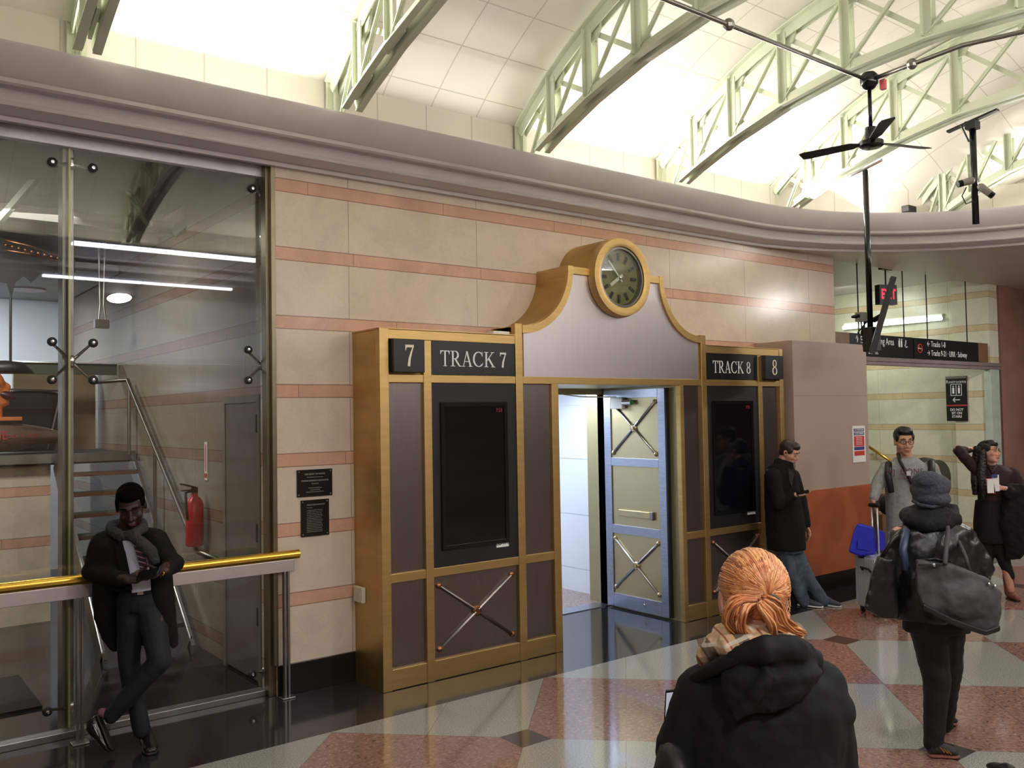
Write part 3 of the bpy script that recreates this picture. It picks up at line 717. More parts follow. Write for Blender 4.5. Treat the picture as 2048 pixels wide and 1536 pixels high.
text('ATTENTION', 'poster_text', (9.71, 5.810, 1.807), RXW, UZ, .035, M['white'], ps, .95); text('CUSTOMERS', 'poster_text', (9.71, 5.810, 1.762), RXW, UZ, .035, M['white'], ps, .95)
for k in range(5): text('during construction', 'poster_text', (9.71, 5.810, 1.72-.02*k), RXW, UZ, .018, M['white'], ps, .9)
# plaques
def plaque(x0, x1, z0_, z1_, lines, lab, al='CENTER'):
    b = MB().box((x0, DW-.012, z0_), (x1, DW-.001, z1_)).build('wall_plaque', M['black']); tag(b, lab, 'plaque', 'black plaques on the stone pier')
    for i, (s_, sz, zz) in enumerate(lines):
        text(s_, 'engraved_text', ((x0+x1)/2 if al == 'CENTER' else x0+.045, DW-.013, z1_-zz), RXW, UZ, sz, mat('plaque_text', (170, 165, 150), .4), b, .9, al, .0004)
    for xx in (x0+.015, x1-.015):
        for zz in (z0_+.015, z1_-.015): MB().lathe([(.001,0),(.006,0),(.001,.003)], (xx, DW-.012, zz), (0,-1,0), 10).build('screw', M['steel_dull'], b)
plaque(2.818, 3.108, 1.459, 1.664, [('NEW JERSEY ON PARADE',.0165,.035),('Painted fabricated aluminum and steel',.0095,.058),('GEORGE SHERMAN GREENAMYER',.0165,.085),('Copyright 2002',.010,.108),('Commissioned by NJ Transit',.0105,.140),('and sponsored by the',.0105,.155),('New Jersey State Council on the Arts',.0105,.170)], 'upper wide black plaque engraved NEW JERSEY ON PARADE')
plaque(2.848, 3.078, 1.157, 1.433, [('TRAIN ROOM NARRATIVE',.014,.038),('The sculpture',.009,.058)]+[(('These figures and machines ride along the', 'tracks above the room of the station and', 'tell of the people who work here today')[k % 3], .0085, .078+.0125*k) for k in range(14)], 'lower upright black plaque with many lines of small text', 'LEFT')
# ================================================================ GLASS BAY
GY = 6.45
for n_i, (x0, x1, z0_, z1_) in enumerate(((-1.4, 1.297, .05, 2.460), (-1.4, 1.297, 2.465, 3.90), (1.303, 2.60, .05, 2.460), (1.303, 2.60, 2.465, 3.90), (-4.0, -1.406, .05, 3.90))):
    struct('window_%d' % (n_i+1), BX((x0, GY-.006, z0_), (x1, GY+.006, z1_)), M['glass'])
struct('trim_4', BX((-4.0, GY-.05, 0.0), (2.60, GY+.05, .045)), M['steel_dull'], bev=.003)
struct('trim_5', BX((-4.0, GY-.03, 3.895), (2.625, GY+.03, 3.985)), mat('white_metal', (214, 212, 220), .35, .3), bev=.003)
def mull(x, lab):
    t = thing('glass_mullion', (x, GY+.10, 0), lab, 'mullion', 'steel mullions behind the glass wall')
    MB().box((x-.035, GY+.06, 0), (x-.012, GY+.20, 3.98)).build('upright', M['steel_dull'], t, bev=.002)
    MB().box((x+.012, GY+.06, 0), (x+.035, GY+.20, 3.98)).build('upright', M['steel_dull'], t, bev=.002)
    MB().box((x-.008, GY+.005, .05), (x+.004, GY+.08, 3.90)).build('glass_fin', M['olive'], t)
mull(1.28, 'steel mullion rising behind the glass at the leaning man\'s left'); mull(-1.40, 'steel mullion outside the left edge of the frame')
def spider(x, z, arms, lab):
    t = thing('spider_fitting', (x, GY+.02, z), lab, 'fitting', 'steel spider fittings of the glass wall')
    MB().cap((x, GY+.03, z-.02), (x, GY+.03, z+.02), .022, .022).build('hub', M['chrome'], t, smooth=True)
    for dx, dz in arms:
        MB().tube([(x, GY+.035, z), (x+dx*.9, GY+.03, z+dz*.9), (x+dx, GY+.005, z+dz)], [.012, .009, .009], 10).build('arm', M['chrome'], t, smooth=True)
        MB().lathe([(.001,0),(.030,0),(.030,.016),(.024,.020),(.001,.020)], (x+dx, GY-.004, z+dz), (0,-1,0), 20).build('pad', M['rubber'], t, auto=40)
        MB().lathe([(.001,0),(.013,0),(.011,.006),(.001,.007)], (x+dx, GY-.024, z+dz), (0,-1,0), 16).build('bolt', M['chrome'], t, auto=40)
X4 = [(-.125,.125),(.125,.125),(-.125,-.125),(.125,-.125)]
spider(1.295, 2.462, X4, 'four-armed spider fitting at the middle of the glass wall beside the mullion')
spider(2.625, 2.462, [(-.13,.115),(-.13,-.115)], 'two-armed spider fitting where the glass meets the stone pier, at mid height')
spider(1.295, 3.80, [(-.125,-.02),(.125,-.02)], 'two-armed spider fitting at the top of the mullion')
spider(1.295, .17, [(-.15,.02)], 'spider fitting at the foot of the glass behind the handrail post')
spider(2.625, 3.80, [(-.09,0)], 'small fitting in the top right corner of the glass')
spider(2.62, .15, [(-.11,.02)], 'small fitting in the bottom right corner of the glass')
# handrail
hr = thing('handrail', (1.3, 6.25, 0), 'brass handrail on steel posts in front of the glass, with a man leaning on it', 'handrail')
MB().tube([(-4, 6.25, 1.045), (2.80, 6.25, 1.045)], .034, 24).build('brass_rail', M['brass_bright'], hr, auto=40)
MB().box((-4, 6.238, .925), (2.76, 6.262, 1.012)).build('steel_bar', M['silver'], hr, bev=.003)
for x in (-1.4, 1.30, 2.70):
    MB().box((x-.022, 6.235, .012), (x-.006, 6.275, .93)).build('post', M['steel_dull'], hr, bev=.002); MB().box((x+.006, 6.235, .012), (x+.022, 6.275, .93)).build('post', M['steel_dull'], hr, bev=.002)
    MB().box((x-.05, 6.21, 0), (x+.05, 6.30, .012)).build('foot_plate', M['steel_dull'], hr, bev=.003)
# ---- behind the glass
dsk = thing('service_door', (2.69, 7.05, 0), 'plain grey service door in the side wall behind the glass', 'door')
MB().box((2.668, 6.70, .02), (2.70, 7.40, 2.19)).build('leaf', mat('grey_door', (112, 106, 98), .5), dsk)
fr_ = MB().box((2.66, 6.64, 0), (2.70, 6.70, 2.25)).box((2.66, 7.40, 0), (2.70, 7.46, 2.25)).box((2.66, 6.70, 2.19), (2.70, 7.40, 2.25)).build('frame', mat('grey_door_frame', (128, 120, 108), .5), dsk)
for z in (.45, 1.1, 1.95): MB().box((2.655, 6.695, z), (2.668, 6.72, z+.14)).build('hinge', M['blackmatte'], dsk)
ext = thing('fire_extinguisher', (2.60, 8.0, .95), 'red fire extinguisher hung on the side wall behind the glass', 'fire extinguisher')
MB().lathe([(.001,0),(.07,.0),(.078,.02),(.078,.36),(.06,.41),(.03,.44),(.028,.47),(.001,.47)], (2.60, 8.0, .94), (0,0,1), 28).build('cylinder', M['red'], ext, auto=50)
MB().lathe([(.001,0),(.03,0),(.03,.05),(.001,.05)], (2.60, 8.0, 1.41), (0,0,1), 16).build('valve', M['blackmatte'], ext)
MB().bar((2.60, 7.99, 1.46), (2.46, 7.93, 1.50), .03, .012).bar((2.60, 7.99, 1.44), (2.47, 7.94, 1.44), .03, .010).build('lever', M['blackmatte'], ext)
MB().tube([(2.60, 7.98, 1.44), (2.50, 7.93, 1.42), (2.50, 7.91, 1.30), (2.51, 7.91, 1.18)], .012, 8).build('hose', M['rubber'], ext, smooth=True)
sg = BX((2.69, 7.93, 1.52), (2.70, 8.0, 1.86)).build('extinguisher_sign', M['white']); tag(sg, 'narrow white and red sign above the fire extinguisher', 'sign')
MB().box((2.688, 7.935, 1.54), (2.691, 7.995, 1.58)).box((2.688, 7.955, 1.60), (2.691, 7.975, 1.84)).build('printed_mark', M['poster_red'], sg)
stt = thing('metal_stairs', (2.25, 9.2, 0), 'dark metal stairs with open risers and steel stringers behind the glass', 'stairs')
N = 8
for sx in (1.88, 2.62):
    MB().bar((sx, 8.22, .03), (sx, 10.15, 1.66), .02, .22).build('stringer', M['steel_dull'], stt)
    MB().bar((sx, 8.10, .04), (sx, 10.07, 1.70), .03, .012).build('stringer_edge', M['chrome'], stt)
for i in range(N):
    y = 8.35+i*.235; z = .2+.19*i
    MB().box((1.89, y, z-.03), (2.61, y+.27, z)).build('tread', M['darkgreen'], stt)
    MB().box((1.89, y-.008, z-.035), (2.61, y+.002, z+.004)).build('nosing', mat('tread_nosing', (104, 70, 56), .5), stt)
sr = thing('stair_rail', (2.6, 9.0, .9), 'slim steel rail running down along the stairs behind the glass', 'handrail')
MB().tube([(2.25, 10.25, 2.48), (2.60, 10.2, 2.51), (2.62, 8.0, .89), (2.66, 7.6, .86)], .022, 12).build('rail_tube', M['steel_dull'], sr, smooth=True)
MB().tube([(2.60, 9.2, 1.78), (2.60, 9.2, .95)], .018, 8).build('baluster', M['steel_dull'], sr)
MB().tube([(2.60, 10.15, 2.46), (2.60, 10.15, 1.7)], .018, 8).build('baluster', M['steel_dull'], sr)
ld = thing('landing', (0.0, 10.6, 1.7), 'raised platform behind the glass at the head of the stairs, carrying the sculpture', 'platform')
MB().box((-3.9, 10.2, 1.62), (2.68, 12.4, 1.72)).build('deck', M['dark'], ld); MB().box((-3.9, 10.18, 1.64), (2.68, 10.2, 1.735)).build('edge_strip', M['steel_dull'], ld)
MB().box((-3.9, 10.3, 0), (1.86, 10.4, 1.62)).build('facing', M['marble_x'], ld)
for x in (1.95, 2.25, 2.55): MB().box((x-.04, 12.2, 1.72), (x+.04, 12.3, 2.75)).build('slat_post', M['darkgreen'], ld)
dm = BX((0.2, 7.2, 0.0), (1.25, 8.2, .02)).build('floor_mat', M['blackmatte']); tag(dm, 'black mat lying on the floor behind the glass', 'mat')
# torpedo with bust
tp = thing('torpedo_sculpture', (0.9, 10.6, 1.72), 'bronze torpedo-shaped body with red lettering on the platform behind the glass', 'sculpture')
MB().lathe([(.001,0),(.02,.0),(.05,.06),(.10,.22),(.15,.50),(.175,.9),(.18,1.4),(.17,2.0),(.12,2.5),(.001,2.7)], (2.06, 10.6, 1.915), (-1,0,0), 36).build('hull', M['rust'], tp, smooth=True)
MB().lathe([(.001,-.06),(.022,-.02),(.03,.02)], (2.06, 10.6, 1.915), (-1,0,0), 16).build('nose_tip', M['copper_boss'], tp, smooth=True)
text('ONE', 'red_lettering', (1.36, 10.41, 1.93), RXW, UZ, .12, M['poster_red'], tp, 1.0); text('on One', 'red_lettering', (1.62, 10.435, 1.93), RXW, UZ, .075, M['poster_red'], tp, 1.3)
for x in (.4, 1.2): MB().box((x, 10.5, 1.72), (x+.12, 10.7, 1.78)).build('cradle', M['blackmatte'], tp)
MB().box((.9, 10.45, 2.085), (1.62, 10.75, 2.125)).build('collar_plate', M['copper'], tp, bev=.005)
bs = thing('bust_sculpture', (1.40, 10.6, 2.12), 'orange painted bust with a dark moustache riding the torpedo body', 'sculpture')
hb = MB(); hb.ell((1.32, 10.6, 2.44), (.17,0,0), (0,.15,0), (0,0,.2)); hb.ell((1.44, 10.6, 2.36), (.10,0,0), (0,.10,0), (0,0,.10)); hb.ell((1.48, 10.6, 2.44), (.06,0,0), (0,.04,0), (0,0,.05)); hb.ell((1.44, 10.6, 2.28), (.09,0,0),(0,.08,0),(0,0,.05)); hb.cap((1.36, 10.6, 2.12), (1.36, 10.6, 2.3), .1, .1)
hb.build('head', M['copper'], bs, voxel=.012, sm=6)
MB().ell((1.49, 10.53, 2.35), (.09,0,-.02), (0,.05,0), (0,0,.045)).build('moustache', mat('dark_moustache', (70, 34, 40), .35), bs, smooth=True)
MB().tube([(1.36+.04*math.cos(a/3), 10.44, 2.47+.04*math.sin(a/3)) for a in range(18)], .008, 8).build('ear', M['rust'], bs, smooth=True)
hp = thing('hanging_ornament', (1.1, 9.5, 3.5), 'copper hook and beaded arm hanging high behind the glass', 'sculpture')
MB().tube([aty(18+22*math.cos(math.radians(a)), 452-14*math.sin(math.radians(a)), 9.5) for a in range(-20, 200, 20)] , .016, 10).build('hook', M['copper'], hp, smooth=True)
MB().tube([aty(10, 480, 9.5), aty(60, 492, 9.5), aty(135, 518, 9.5)], .018, 8).build('arm', M['copper_boss'], hp, smooth=True)
MB().tube([aty(10, 500, 9.5), aty(60, 508, 9.5), aty(135, 526, 9.5)], .012, 8).build('lower_arm', M['copper_boss'], hp, smooth=True)
for k in range(10):
    MB().sph(aty(12+13*k, 490+3.3*k, 9.45), .02, 0, 10, 6).build('bead', M['copper_boss'], hp, smooth=True)
hv = thing('hanging_valance', (1.1, 9.7, 3.2), 'black scalloped valance with a hanging rod behind the glass', 'sculpture')
pv = [(-20,470),(150,520),(150,545),(128,552),(112,545),(96,556),(80,549),(62,566),(46,553),(30,566),(22,598),(14,566),(-20,560)]
MB().prism(pv, lambda u, v, t: aty(u, v, 9.7)+V((0,t,0)), -.02, .02).build('panel', M['blackmatte'], hv)
MB().tube([aty(21, 595, 9.7), aty(21, 735, 9.7)], .012, 8).build('rod', M['blackmatte'], hv)
MB().lathe([(.25,0),(.16,.10),(.001,.12)], aty(10, 735, 9.7)-V((0,0,.05)), (0,0,1), 20).build('cap', M['blackmatte'], hv, smooth=True)
def tubepair(nm, y, z, x0, L, n, lab, m='tube', wd=.07):
    t = thing('fluorescent_fixture', (x0+L*n/2, y, z), lab, 'light', 'fluorescent fixtures of the opposite side')
    MB().box((x0, y-.11, z+.03), (x0+L*n, y+.11, z+.05)).build('housing', mat('lilac_housing', (176, 176, 200), .5), t)
    for k in range(n): MB().box((x0+L*k+.01, y-wd/2, z), (x0+L*(k+1)-.01, y+wd/2, z+.03)).build('tube', M[m], t)
tubepair('', 10.8, 4.03, 2.12-.0, 1.16, 1, 'bright fluorescent fixture high behind the glass, nearest') if False else None
tubepair('', 1.0, 4.26, 2.38, 1.22, 2, 'upper pair of fluorescent tubes mirrored in the glass wall', 'tube', .17)
tubepair('', 0.52, 3.90, 2.13, 1.22, 2, 'lower pair of fluorescent tubes mirrored in the glass wall', 'tube', .06)
du = thing('cornice_mirror_bar', (1.2, 9.3, 3.95), 'dark round bar behind the glass, imitating the mirrored opposite cornice', 'cornice_mirror_bar')  # solid bar added in place of the opposite cornice's reflection
MB().tube([(-3.5, 9.35, 3.98), (2.66, 9.35, 3.98)], .12, 24).build('pipe', M['darkgreen'], du, smooth=True)
bm_ = MB().box((-3.9, 8.75, 3.86), (2.66, 8.90, 3.98)).build('cornice_edge_mirror', M['dark']); tag(bm_, 'dark bar across the room behind the glass, imitating a mirrored cornice edge', 'beam')  # another added bar, for the cornice edge reflected in the glass
for k, (p, lab) in enumerate((((55, 580), 'downlight behind the glass near the left edge of the photo'),)):
    c = atz(p[0], p[1], 3.765); t = MB().lathe([(.001,0),(.16 if k < 2 else .12,0),(.16 if k < 2 else .12,.03),(.001,.03)], c, (0,0,1), 28).build('recessed_downlight', M['lamp']); tag(t, lab, 'light')
    MB().lathe([(.17,-.005),(.21,-.005),(.21,.03),(.17,.03)], c, (0,0,1), 28).build('trim_ring', M['cornice'], t)
dcl = MB().box((-3.9, 10.9, 3.78), (2.68, 13.9, 3.88)).build('dropped_ceiling', mat('lit_ceiling', (150, 152, 148), .6)); dcl['kind'] = 'structure'
wpn = BX((1.75, 11.9, 1.72), (2.65, 12.0, 2.8)).build('slatted_screen', mat('tan_screen', (150, 128, 100), .5)); tag(wpn, 'tan screen panel standing at the back of the platform', 'panel')
bw = thing('vehicle_windscreen', (1.6, 11.3, 1.72), 'dark curved windscreen on the platform behind the bust', 'windscreen')
MB().prism([(1.30,1.74),(1.42,2.42),(1.9,2.44),(2.12,2.40),(2.08,1.74)], yz, 11.2, 11.5).build('shell', M['black'], bw, bev=.04)
MB().tube([(2.12, 11.15, 2.42), (1.98, 11.15, 1.76)], .012, 8).build('frame_edge', M['chrome'], bw); MB().tube([(1.42, 11.15, 2.44), (2.12, 11.15, 2.42)], .01, 8).build('frame_edge', M['chrome'], bw)
bp_ = BX((1.44, 13.0, 2.2), (1.56, 13.05, 3.1)).build('blue_banner', mat('blue_banner', (70, 100, 190), .5)); tag(bp_, 'tall blue strip on the bright back wall behind the glass', 'banner')
crs = thing('crossbeam', (0.4, 11.0, 2.7), 'steel crossbeam spanning behind the glass at bust height', 'beam')
MB().box((-3.9, 10.9, 2.60), (2.66, 11.0, 2.72)).build('web', M['darkgreen'], crs); MB().box((-3.9, 10.86, 2.72), (2.66, 11.04, 2.735)).build('flange', M['chrome'], crs)
pbx = thing('pull_box', (2.3, 10.0, 3.0), 'grey junction box hung on two conduits behind the glass', 'box')
c = aty(203, 648, 10.0); MB().box(c-V((.07,.04,.045)), c+V((.07,.04,.045))).build('box', M['steel_dull'], pbx)
for dx in (-.03, .04): MB().tube([c+V((dx,0,.04)), c+V((dx*.5,0,.2)), V((c.x+dx, c.y, 4.12))], .012, 8).build('conduit', M['steel_dull'], pbx)
for (a, b, lab) in (((120, 300), (0, 440), 'dark bar behind the glass imitating a mirrored truss, left of the mullion'), ((215, 338), (300, 450), 'dark bar behind the glass imitating a mirrored truss, leaning right'), ((470, 360), (350, 470), 'dark bar behind the glass imitating a mirrored truss, near the pier')):  # bars added where the glass reflects the hall trusses
    pa, pb_ = aty(*a, 8.2), aty(*b, 8.6); t = MB().bar(pa, pb_, .05, .05).build('truss_reflection_bar', M['darkgreen']); tag(t, lab, 'mirror_bar')
# ================================================================ FAR RIGHT
struct('wall_far', BX((14.5, 6.9, 0.0), (14.65, 12, 4.15)), M['marble_far'])
struct('wall_far_side', BX((10.2, 11.9, 0), (14.6, 12.0, 4.15)), M['marble_far'])
struct('wall_near_side', BX((9.95, 6.62, 0), (10.084, 12, 4.15)), M['marble_far'])
struct('baseboard_far', BX((14.485, 6.9, 0), (14.5, 12, .26)), M['black_base'])
struct('wall_far_return', BX((14.36, 6.33, 0.0), (14.66, 6.9, 4.1)), M['marble_far'])
struct('wall_right_end', BX((14.705, 6.318, 0), (20, 6.5, 3.98)), M['brownwall'])
struct('wall_hall_end', BX((19.4, -5, 0), (19.6, 6.4, 3.98)), M['brownwall'])
struct('ceiling_passage', BX((9.95, 6.40, 4.12), (20, 12, 4.25)), M['soffit'])
struct('trim_6', BX((9.95, 6.40, 3.98), (14.7, 6.42, 4.13)), M['soffit'])
ln = thing('door_frame', (12.4, 6.35, 0), 'pale metal frame spanning the opening under the black direction signs', 'frame')
MB().box((9.94, 6.322, 2.64), (14.70, 6.43, 2.745)).build('lintel', mat('lilac_metal', (142, 128, 130), .4, .2), ln, bev=.004)
MB().box((9.94, 6.318, 2.685), (14.70, 6.33, 2.69)).build('groove', M['blackmatte'], ln)
MB().box((14.34, 6.325, 0), (14.62, 6.43, 2.64)).build('post', mat('pale_green_metal', (196, 208, 196), .35, .2), ln, bev=.004); MB().box((14.62, 6.32, 0), (14.70, 6.44, 2.64)).build('post', M['silver'], ln, bev=.004)
brn = MB().box((14.0, 6.34, 2.75), (14.31, 6.52, 3.045)).build('sign_end_box', M['tablewood']); tag(brn, 'brown end box at the right of the direction signs', 'box')
brn = MB().box((10.10, 6.34, 2.75), (10.44, 6.52, 3.045)).build('sign_end_box', M['tablewood']); tag(brn, 'brown end box at the left of the direction signs', 'box')
sA = BX((10.445, 6.34, 2.75), (12.04, 6.5, 3.045)).build('direction_sign', M['signblack']); tag(sA, 'black direction sign reading Exit and Waiting Area over the opening', 'sign', 'direction signs over the opening')
text('\u2191 Exit \u00b7 Waiting Area', 'sign_text', (11.05, 6.338, 2.96), RXW, UZ, .135, M['white'], sA, .80); text('Street', 'sign_text', (11.0, 6.338, 2.82), RXW, UZ, .12, M['white'], sA, .8)
for x in (11.66, 11.72): MB().box((x-.016, 6.333, 2.90), (x+.016, 6.34, 2.99)).sph((x, 6.336, 3.005), .014).build('toilet_symbol', M['white'], sA)
MB().tube([(11.84, 6.336, 3.0), (11.83, 6.336, 2.95), (11.81, 6.336, 2.92), (11.84, 6.336, 2.90), (11.87, 6.336, 2.91)], .008, 6).build('wheelchair_symbol', M['white'], sA)
sB = BX((12.06, 6.34, 2.75), (13.99, 6.5, 3.045)).build('direction_sign', M['signblack']); tag(sB, 'black direction sign listing Tracks 1-8 and Tracks 9-21 with arrows', 'sign', 'direction signs over the opening')
text('\u2190 Tracks 1-8', 'sign_text', (12.42, 6.338, 2.97), RXW, UZ, .115, M['white'], sB, .85, 'LEFT'); text('\u2192 Tracks 9-21 \u00b7 LIRR \u00b7 Subway', 'sign_text', (12.42, 6.338, 2.84), RXW, UZ, .115, M['white'], sB, .82, 'LEFT')
MB().tube([(12.22+.06*math.cos(PI*k/8), 6.337, 2.90+.06*math.sin(PI*k/8)) for k in range(17)], .007, 6).bar((12.18, 6.336, 2.94), (12.26, 6.336, 2.86), .012, .004).build('no_smoking_ring', M['poster_red'], sB)
MB().box((12.18, 6.337, 2.893), (12.26, 6.34, 2.905)).build('cigarette_symbol', M['white'], sB)
for x in (10.75, 11.9, 12.55, 13.75): t = MB().tube([(x, 6.39, 3.045), (x, 6.39, 3.985)], .009, 8).build('hanging_rod', M['blackmatte']); tag(t, 'thin dark rod hanging a direction sign from the soffit', 'rod', 'rods of the direction signs')
# exit sign
ex = thing('exit_sign', (12.4, 7.2, 3.4), 'black box exit sign with red letters hung behind the monitor', 'sign')
c = at(1772, 590, 13.0); e = V((.94, -.34, 0)); nn_ = V((-.34, -.94, 0))
MB().obox(c, e*.155, nn_*.05, V((0,0,.145))).build('box', M['blackmatte'], ex)
text('EXIT', 'exit_letters', c+nn_*.052-V((0,0,.0)), e, UZ, .20, M['redled'], ex, .62, bold=.006)
MB().tube([c+V((0,0,.14)), (c.x, c.y, 4.12)], .012, 8).build('stem', M['blackmatte'], ex); MB().box((c.x-.12, c.y-.04, 4.09), (c.x+.12, c.y+.04, 4.12)).build('canopy', M['blackmatte'], ex)
# glowing bar imitating lamps mirrored in the far wall, downlight
wt = thing('wall_glow_streak', (14.45, 8.0, 3.5), 'long glowing bar imitating lamps mirrored in the far pale green wall', 'light')
MB().box((14.44, 7.10, 3.49), (14.50, 8.87, 3.60)).build('housing', M['grille'], wt); MB().tube([(14.42, 7.10, 3.52), (14.42, 8.87, 3.52)], .035, 12).build('tube', M['streak_glow'], wt)
t = MB().lathe([(.001,0),(.17,0),(.17,.02),(.001,.02)], aty(1733, 566, 8.2)+V((0,0,.02)), (0,0,1), 28).build('recessed_downlight', M['lamp']); t.location.z = 0; tag(t, 'round downlight in the ceiling of the far passage', 'light')
# restroom sign
rs = BX((14.34, 6.70, 1.84), (14.36, 7.03, 2.56)).build('restroom_sign', M['signblack']); 
rs.location = (14.34-14.34, 0, 0); tag(rs, 'black sign reading Restrooms with an arrow and DO NOT SIT ON STAIRS', 'sign')
YL = V((0,-1,0)); xr = 14.338
MB().box((xr-.001, 6.70, 2.52), (14.34, 7.03, 2.56)).build('sign_header', M['steel_dull'], rs)
text('Restrooms', 'sign_text', (xr, 6.865, 2.47), YL, UZ, .075, M['white'], rs, .95)
fb = MB(); 
for a, b in (((6.78,2.25),(6.95,2.25)),((6.78,2.43),(6.95,2.43)),((6.78,2.25),(6.78,2.43)),((6.95,2.25),(6.95,2.43)),((6.865,2.26),(6.865,2.42))): fb.bar((xr, a[0], a[1]), (xr, b[0], b[1]), .008, .004, up=(1,0,0))
for yy in (6.82, 6.91): fb.bar((xr, yy, 2.28), (xr, yy, 2.375), .03, .004, up=(1,0,0)); fb.sph((xr, yy, 2.395), .013)
fb.build('restroom_symbol', M['white'], rs)
MB().bar((xr, 6.81, 2.18), (xr, 6.92, 2.18), .014, .004, up=(1,0,0)).bar((xr, 6.92, 2.18), (xr, 6.885, 2.215), .014, .004, up=(1,0,0)).bar((xr, 6.92, 2.18), (xr, 6.885, 2.145), .014, .004, up=(1,0,0)).build('arrow', M['white'], rs)
MB().box((xr-.001, 6.70, 2.08), (14.34, 7.03, 2.10)).build('red_stripe', M['poster_red'], rs)
for k, s_ in enumerate(('DO NOT', 'SIT ON', 'STAIRS')): text(s_, 'sign_text', (xr, 6.865, 2.02-.055*k), YL, UZ, .055, M['white'], rs, .95, bold=.001)
sh = thing('far_handrail', (14.3, 8.4, 1.5), 'sloping gold handrail on the far wall behind the man in the sweatshirt', 'handrail')
MB().tube([atx(1735, 892, 14.38), atx(1775, 918, 14.38), atx(1830, 962, 14.38)], .025, 12).build('rail', M['brass_bright'], sh, smooth=True)
for p in ((1745, 899), (1800, 940)): q = atx(*p, 14.38); MB().tube([q, q+V((.12,0,-.05))], .01, 8).build('bracket', M['brass'], sh)
bn = thing('brown_stair_wall', (13.0, 7.3, 0), 'low dark brown stair enclosure behind the suitcase handle', 'stair wall')
MB().box((12.6, 7.2, 0), (13.3, 7.8, .72)).build('body', M['tablewood'], bn); MB().box((12.55, 7.15, .72), (13.35, 7.85, .78)).build('cap', M['tablewood'], bn)
# ================================================================ FAN, POLES, CONDUIT
fx, fy = 6.87, 3.92
fn = thing('ceiling_fan', (fx, fy, 4.25), 'black ceiling fan with three blades hanging from a green truss', 'fan')
MB().lathe([(.001,0),(.03,0),(.07,.03),(.075,.11),(.05,.14),(.001,.14)], (fx, fy, 4.72), (0,0,1), 28).build('canopy', M['black'], fn, auto=50)
MB().tube([(fx, fy, 4.36), (fx, fy, 4.74)], .016, 12).build('downrod', M['black'], fn, smooth=True)
MB().lathe([(.001,0),(.08,0),(.10,.015),(.10,.05),(.06,.07),(.048,.12),(.045,.17),(.001,.18)], (fx, fy, 4.23), (0,0,1), 32).build('motor', M['black'], fn, auto=50)
for k in range(3):
    a = math.radians(-18+120*k); d = V((math.cos(a), math.sin(a), 0)); s2 = V((-d.y, d.x, .22)).normalized()
    MB().prism([(.10,-.02),(.16,-.05),(.56,-.062),(.60,-.05),(.60,.05),(.56,.062),(.16,.05),(.10,.02)], lambda u, v, t: V((fx,fy,4.275))+d*u+s2*v+V((0,0,t)), -.003, .003).build('blade', M['blackmatte'], fn)
cn = thing('conduit_run', (fx, fy, 4.83), 'grey electrical conduit running along the trusses to the fan', 'conduit')
MB().tube([(2.0, 3.93, 4.80), (5.0, 3.93, 4.80), (fx-.02, 3.93, 4.80)], .018, 10).build('pipe', M['steel_dull'], cn, smooth=True)
MB().tube([(fx, 3.85, 4.80), (fx, 3.5, 4.815), (fx, 3.15, 4.83), (fx, 1.2, 4.60)], .018, 10).build('pipe', M['steel_dull'], cn, smooth=True)
for p in ((5.05, 3.93, 4.80), (fx, 3.55, 4.815), (fx-.02, 3.93, 4.80)): MB().sph(p, .045, 0, 10, 6).build('junction', M['steel_dull'], cn)
MB().box((fx+.02, 3.80, 4.70), (fx+.06, 3.84, 4.78)).build('hanging_tag', M['pinkcase'], cn)
pp = at(1734, 450, 9.42); px_, py_ = pp.x, pp.y
pl = thing('monitor_pole', (px_, py_, 2.6), 'long black pole hanging from the truss to the tilted monitor', 'pole')
MB().tube([(px_, py_, 4.60), (px_, py_, 2.88)], .030, 16).build('pole_tube', M['black'], pl, smooth=True)
MB().tube([(px_-.02, py_-.2, 4.66), (px_, py_, 4.62), (px_+.05, py_+.2, 4.60)], .02, 8).build('clamp', M['chrome'], pl)
MB().box((px_-.06, py_-.06, 2.66), (px_+.10, py_+.06, 2.92)).build('mount', M['blackmatte'], pl, bev=.01)
MB().obox(at(1724, 634, 9.42), RX*.06, V((0,0,.05)), ax*.04).build('projecting_bracket', M['camgrey'], pl, bev=.004)
MB().tube([at(1718, 632, 9.4), at(1703, 634, 9.4)], [.03, .012], 8).build('knob', M['blackmatte'], pl, smooth=True)
for k, (a, b) in enumerate(((0, 6), (6, 12), (10, 4), (14, -2))):
    MB().tube([at(1722+a, 640, 9.41), at(1718+b, 665, 9.40), at(1728+b, 685+3*k, 9.40), at(1738, 660, 9.41)], .008, 6).build('cable', M['rubber'], pl, smooth=True)
mo = thing('tilted_monitor', (px_+.15, py_, 3.0), 'thin black monitor seen edge-on, tilted on the hanging pole', 'monitor')
a_, b_ = at(1787, 556, 9.3), at(1745, 704, 9.3); mid = (a_+b_)/2; sl = (b_-a_)/2; sdv = ray(1765, 630).normalized()*.42; nv = sl.cross(sdv).normalized()*.028
MB().obox(mid, sl, sdv, nv).build('housing', M['blackmatte'], mo, bev=.008); MB().obox(mid-nv*1.1, sl*.95, sdv*.95, nv*.1).build('display', M['screen'], mo)
MB().tube([at(1748, 640, 9.42), mid], .03, 8).build('arm', M['blackmatte'], mo)
cp_ = at(1948, 340, 8.95); qx, qy = cp_.x, cp_.y
c2 = thing('camera_pole', (qx, qy, 3.7), 'short black pole with two small security cameras hanging from the truss at right', 'pole')
zt = at(1944, 246, 8.95).z; zb_ = at(1951, 449, 8.95).z
MB().tube([(qx, qy, zt), (qx, qy, zb_)], .032, 16).build('pole_tube', M['black'], c2, smooth=True)
